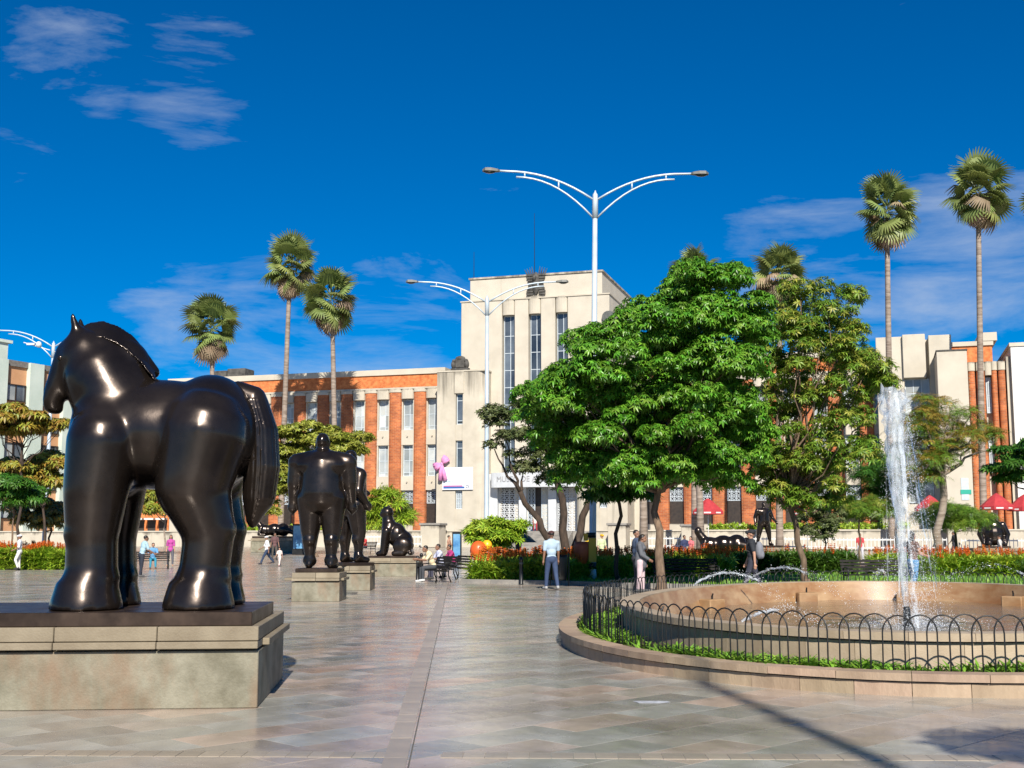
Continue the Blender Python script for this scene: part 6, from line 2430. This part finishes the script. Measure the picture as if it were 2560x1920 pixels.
# red parasols before the museum cafe
def parasol(px, dep, ytop, wpx, label):
    g = G(px, dep)
    zt = D(px, ytop, dep).z - g.z
    r_ = wpx / 2 / FPX * dep
    e = empty('parasol', g, R(15), label, 'parasol', 'red parasols by the museum')
    m = MB(); m.tube([(0, 0, 0), (0, 0, zt - .05)], .04, 8); m.build('pole', MAT['white'], e, True)
    m = MB(); m.box((0, 0, .06), (.7, .7, .12), 0, .02); m.build('base', MAT['iron'], e)
    m = MB()
    n = 8
    rg_ = [(r_, zt - .95), (r_ * .62, zt - .55), (r_ * .3, zt - .2), (.05, zt)]
    vs = [(a * math.cos(2 * math.pi * k / n), a * math.sin(2 * math.pi * k / n), z) for a, z in rg_ for k in range(n)]
    vs += [(x * .985, y * .985, z - .03) for x, y, z in vs]
    fs = []
    for i in range(3):
        for k in range(n):
            k2 = (k + 1) % n
            fs.append((i * n + k, i * n + k2, i * n + n + k2, i * n + n + k))
            fs.append(tuple(32 + q for q in (i * n + n + k, i * n + n + k2, i * n + k2, i * n + k)))
    for k in range(n): fs.append((32 + k, 32 + (k + 1) % n, (k + 1) % n, k))
    m.add(vs, fs); m.build('canopy', MAT['red'], e)
    for k in range(n):
        m = MB()
        w0, w1 = 2 * math.pi * k / n, 2 * math.pi * (k + 1) / n
        a, b = (r_ * math.cos(w0), r_ * math.sin(w0)), (r_ * math.cos(w1), r_ * math.sin(w1))
        m.hexa([(a[0], a[1], zt - 1.2), (b[0], b[1], zt - 1.2), (b[0] * .985, b[1] * .985, zt - 1.2), (a[0] * .985, a[1] * .985, zt - 1.2), (a[0], a[1], zt - .955), (b[0], b[1], zt - .955), (b[0] * .985, b[1] * .985, zt - .955), (a[0] * .985, a[1] * .985, zt - .955)])
        v_ = m.build('valance', MAT['red'], e)
        q0, q1 = (a[0] * .85 + b[0] * .15) * 1.003, (a[1] * .85 + b[1] * .15) * 1.003
        p0, p1 = (a[0] * .3 + b[0] * .7) * 1.003, (a[1] * .3 + b[1] * .7) * 1.003
        m = MB(); m.hexa([(q0, q1, zt - 1.13), (p0, p1, zt - 1.13), (p0 * .995, p1 * .995, zt - 1.13), (q0 * .995, q1 * .995, zt - 1.13), (q0, q1, zt - 1.03), (p0, p1, zt - 1.03), (p0 * .995, p1 * .995, zt - 1.03), (q0 * .995, q1 * .995, zt - 1.03)])
        m.build('print_strip', MAT['white'], v_)
    return e


parasol(2498, 88, 1233, 82, 'red parasol with white print above the seated bronze')
parasol(2568, 88, 1236, 84, 'red parasol cut by the right edge')
parasol(1772, 92, 1246, 80, 'red parasol glimpsed under the big tree')
parasol(2020, 92, 1248, 84, 'red parasol behind the leaning feathery tree')
parasol(2330, 92, 1238, 76, 'faded red parasol left of the right pavilion corner')

# small round things by the flower bed
e = empty('umbrella', G(1296, 56), 0, 'dark green umbrella tilted over someone behind the flower bed', 'umbrella')
m = MB()
n = 8
rg_ = [(.75, 1.35), (.5, 1.62), (.2, 1.78), (.02, 1.82)]
vs = [(a * math.cos(2 * math.pi * k / n) + (1.8 - z) * .2, a * math.sin(2 * math.pi * k / n), z) for a, z in rg_ for k in range(n)]
m.add(vs, [(i * n + k, i * n + (k + 1) % n, i * n + n + (k + 1) % n, i * n + n + k) for i in range(3) for k in range(n)])
m.build('canopy', cloth((.06, .09, .09)), e)
m = MB(); m.tube([(0, 0, .5), (0, 0, 1.84)], .012, 6); m.build('shaft', MAT['iron'], e)
person(G(1296, 56.3), R(-60), 'dark clothed person under the green umbrella', (.03, .03, .04), (.03, .03, .04), (.05, .05, .05), 1, 1.66, .018, .9)
for px, py, dep, col, lab, r_ in ((1196, 1376, 47.5, (.68, .11, .02), 'large orange balloon beside the shrub', .33), (1218, 1364, 48, (.75, .42, .02), 'yellow balloon next to the orange one', .2)):
    c = D(px, py, dep)
    e = empty('balloon', (c.x, c.y, 0), 0, lab, 'balloon')
    m = MB(); m.ell((0, 0, c.z), (r_, r_, r_ * 1.12), None, 16, 12); m.build('skin', mk('balloon_' + str(px), col, rough=.35), e, True)
    m = MB(); m.tube([(0, 0, .05), (.01, 0, c.z * .5), (0, 0, c.z - r_)], .006, 4); m.build('string', MAT['iron'], e)

# ================================================================ water in the air
wj = bpy.data.materials.new('white_water')
wj.use_nodes = True
t = wj.node_tree
t.nodes.clear()
o_ = N(t, 'ShaderNodeOutputMaterial')
d_ = N(t, 'ShaderNodeBsdfPrincipled')
d_.inputs['Base Color'].default_value = (.72, .80, .88, 1)
d_.inputs['Roughness'].default_value = .15
d_.inputs['Transmission Weight'].default_value = .35
d_.inputs['IOR'].default_value = 1.33
tr_ = N(t, 'ShaderNodeBsdfTransparent')
ms_ = N(t, 'ShaderNodeMixShader')
nz_ = N(t, 'ShaderNodeTexNoise')
nz_.inputs['Scale'].default_value = 9
nz_.inputs['Detail'].default_value = 6
tcx = N(t, 'ShaderNodeTexCoord')
mpx = N(t, 'ShaderNodeMapping')
mpx.inputs['Scale'].default_value = (1.4, 1.4, .35)
t.links.new(tcx.outputs['Object'], mpx.inputs[0])
t.links.new(mpx.outputs[0], nz_.inputs['Vector'])
mrx = N(t, 'ShaderNodeMapRange')
mrx.inputs[1].default_value = .38
mrx.inputs[2].default_value = .66
mrx.inputs[3].default_value = .10
mrx.inputs[4].default_value = .72
t.links.new(nz_.outputs[0], mrx.inputs[0])
t.links.new(mrx.outputs[0], ms_.inputs[0])
t.links.new(tr_.outputs[0], ms_.inputs[1])
t.links.new(d_.outputs[0], ms_.inputs[2])
t.links.new(ms_.outputs[0], o_.inputs['Surface'])
drop = mk('water_drop', (.80, .86, .92), rough=.1, spec=.8, alpha=1)
OCT = ([(1, 0, 0), (-1, 0, 0), (0, 1, 0), (0, -1, 0), (0, 0, 1.3), (0, 0, -1.3)], [(0, 2, 4), (2, 1, 4), (1, 3, 4), (3, 0, 4), (2, 0, 5), (1, 2, 5), (3, 1, 5), (0, 3, 5)])


def drops(pos, r0, r1, parent, rg):
    pos = np.asarray(pos)
    n = len(pos)
    V1, F1 = scatter(pos, frames(rg.normal(0, 1, (n, 3)), rg.uniform(0, 6, n)), r0 + (r1 - r0) * rg.uniform(0, 1, n) ** 2.5, *OCT)
    V1[:, 2] = np.maximum(V1[:, 2], -.4)
    o = inst('droplets', npmesh('droplets', V1, F1, drop, True), parent)
    tag(o, kind='stuff')


JB = Vector((6.33, 19.8, WZ))
rg = np.random.default_rng(77)
je = empty('water_jet', JB, 0, 'tall white water jet rising from the middle of the fountain', 'water jet')
JH = D(2240, 982, 19.8).z - WZ
m = MB()
nk, nr = 44, 18
vs, fs = [], []
for i in range(nk + 1):
    t_ = i / nk
    z = .32 + (JH - .32) * t_
    r_ = .04 + .165 * t_ ** 1.4 + .012 * math.sin(13 * t_)
    if t_ > .96: r_ *= .86
    ox = -.01 - .09 * t_
    for k in range(nr):
        w = 2 * math.pi * k / nr
        rr = r_ * (1 + rg.normal() * (.05 + .16 * t_))
        vs.append((ox + rr * math.cos(w), rr * math.sin(w), z + (rg.normal() * .07 if i == nk else 0)))
for i in range(nk):
    for k in range(nr):
        k2 = (k + 1) % nr
        fs.append((i * nr + k, i * nr + k2, i * nr + nr + k2, i * nr + nr + k))
fs.append(tuple(range(nk * nr, nk * nr + nr)))
m.add(vs, fs)
m.build('column', wj, je, True)
# ragged veils falling round the column
for q in range(10):
    a0 = rg.uniform(0, 6.28)
    rr0 = rg.uniform(.12, .22)
    m = MB()
    vs, fs = [], []
    n_ = 22
    for i in range(n_):
        t_ = i / (n_ - 1)
        z = JH * (.97 - .1 * (q % 3)) - (JH * .85) * t_
        r_ = rr0 + (.20 + .16 * (q % 2)) * t_ ** .8
        wd = .05 + .03 * math.sin(7 * t_ + q)
        for s in (-1, 1):
            w = a0 + s * wd * rg.uniform(.4, 1) / max(r_, .15) * .5 + rg.normal() * .05
            vs.append((-.06 + r_ * math.cos(w) + .10 * t_, r_ * math.sin(w), z))
    for i in range(n_ - 1): fs.append((2 * i, 2 * i + 1, 2 * i + 3, 2 * i + 2))
    m.add(vs, fs)
    m.build('veil', wj, je, True)
m = MB(); m.lathe([(.09, -.2), (.07, .05), (.055, .3), (.045, .33)], 12); m.build('nozzle', MAT['iron'], je, True)
n = 15000
t_ = rg.uniform(0, 1, n) ** 1.1
w = rg.uniform(0, 6.28, n)
r_ = (.12 + .40 * t_ ** .7) * np.abs(rg.normal(.5, .35, n))
pos = np.column_stack([.02 + .10 * t_ + r_ * np.cos(w), r_ * np.sin(w), JH * (1 - .96 * t_)])
n2 = 5000
w = rg.uniform(0, 6.28, n2); r2 = np.abs(rg.normal(0, .55, n2))
pos2 = np.column_stack([r2 * np.cos(w) + .12, r2 * np.sin(w), np.abs(rg.normal(0, .22, n2)) * np.exp(-r2)])
drops(np.vstack([pos, pos2]), .0016, .0065, je, rg)
# foam round the foot of the jet
m = MB()
n_ = 40
vs = [(0, 0, .03)]
for k in range(n_):
    w = 2 * math.pi * k / n_
    q = .75 + .25 * math.sin(3 * w) + rg.uniform(-.12, .12)
    vs.append((q * math.cos(w) * 1.1, q * math.sin(w), .012))
m.add(vs, [(0, 1 + k, 1 + (k + 1) % n_) for k in range(n_)])
m.build('foam', wj, je, True)


def arc(a, b, top, label, seed, broken=0.0):
    """thin stream thrown from a spout"""
    rg = np.random.default_rng(seed)
    a, b = Vector(a), Vector(b)
    e = empty('water_arc', a, 0, label, 'water arc', 'thin water arcs thrown across the basin')
    n_ = 34
    pts, pos = [], []
    for i in range(n_ + 1):
        t_ = i / n_
        p = a.lerp(b, t_)
        p.z = a.z + (b.z - a.z) * t_ + 4 * (top - max(a.z, b.z)) * t_ * (1 - t_)
        pts.append(p - a + Vector(rg.normal(0, .006 + .012 * t_, 3)))
        for _ in range(int(4 + 16 * t_)): pos.append(np.array(p - a) + rg.normal(0, .012 + .07 * t_, 3))
    k = int((1 - broken) * n_)
    m = MB(); m.tube(pts[:k + 1], [(.016 + .012 * rg.uniform()) for _ in range(k + 1)], 6); m.build('stream', wj, e, True)
    drops(pos, .0025, .009, e, rg)


def spot(px, py, z): return P(px, py, z)


arc(D(1735, 1462, 23.5), Vector((5.2, 22.6, WZ)), D(1935, 1400, 23.5).z, 'water arc leaping from the left rear basin wall', 3, .35)
arc(D(1862, 1455, 26.5), Vector((6.6, 23.5, WZ)), D(2010, 1392, 26).z, 'water arc rising in front of the man with backpack', 5, .4)
arc(D(2570, 1440, 24), Vector((7.2, 22.4, WZ)), D(2440, 1376, 24).z, 'broken sparkling water arc at the right of the basin', 7, .9)
arc(Vector((3.2, 17.2, .4)), Vector((5.0, 19.6, WZ)), .62, 'low water arc over the left front of the basin', 9, .6)
arc(D(2215, 1440, 27.5), Vector((6.5, 22.5, WZ)), D(2190, 1395, 27).z, 'short water arc just left of the jet', 11, .8)
bpy.data.scenes.remove(TMPS)
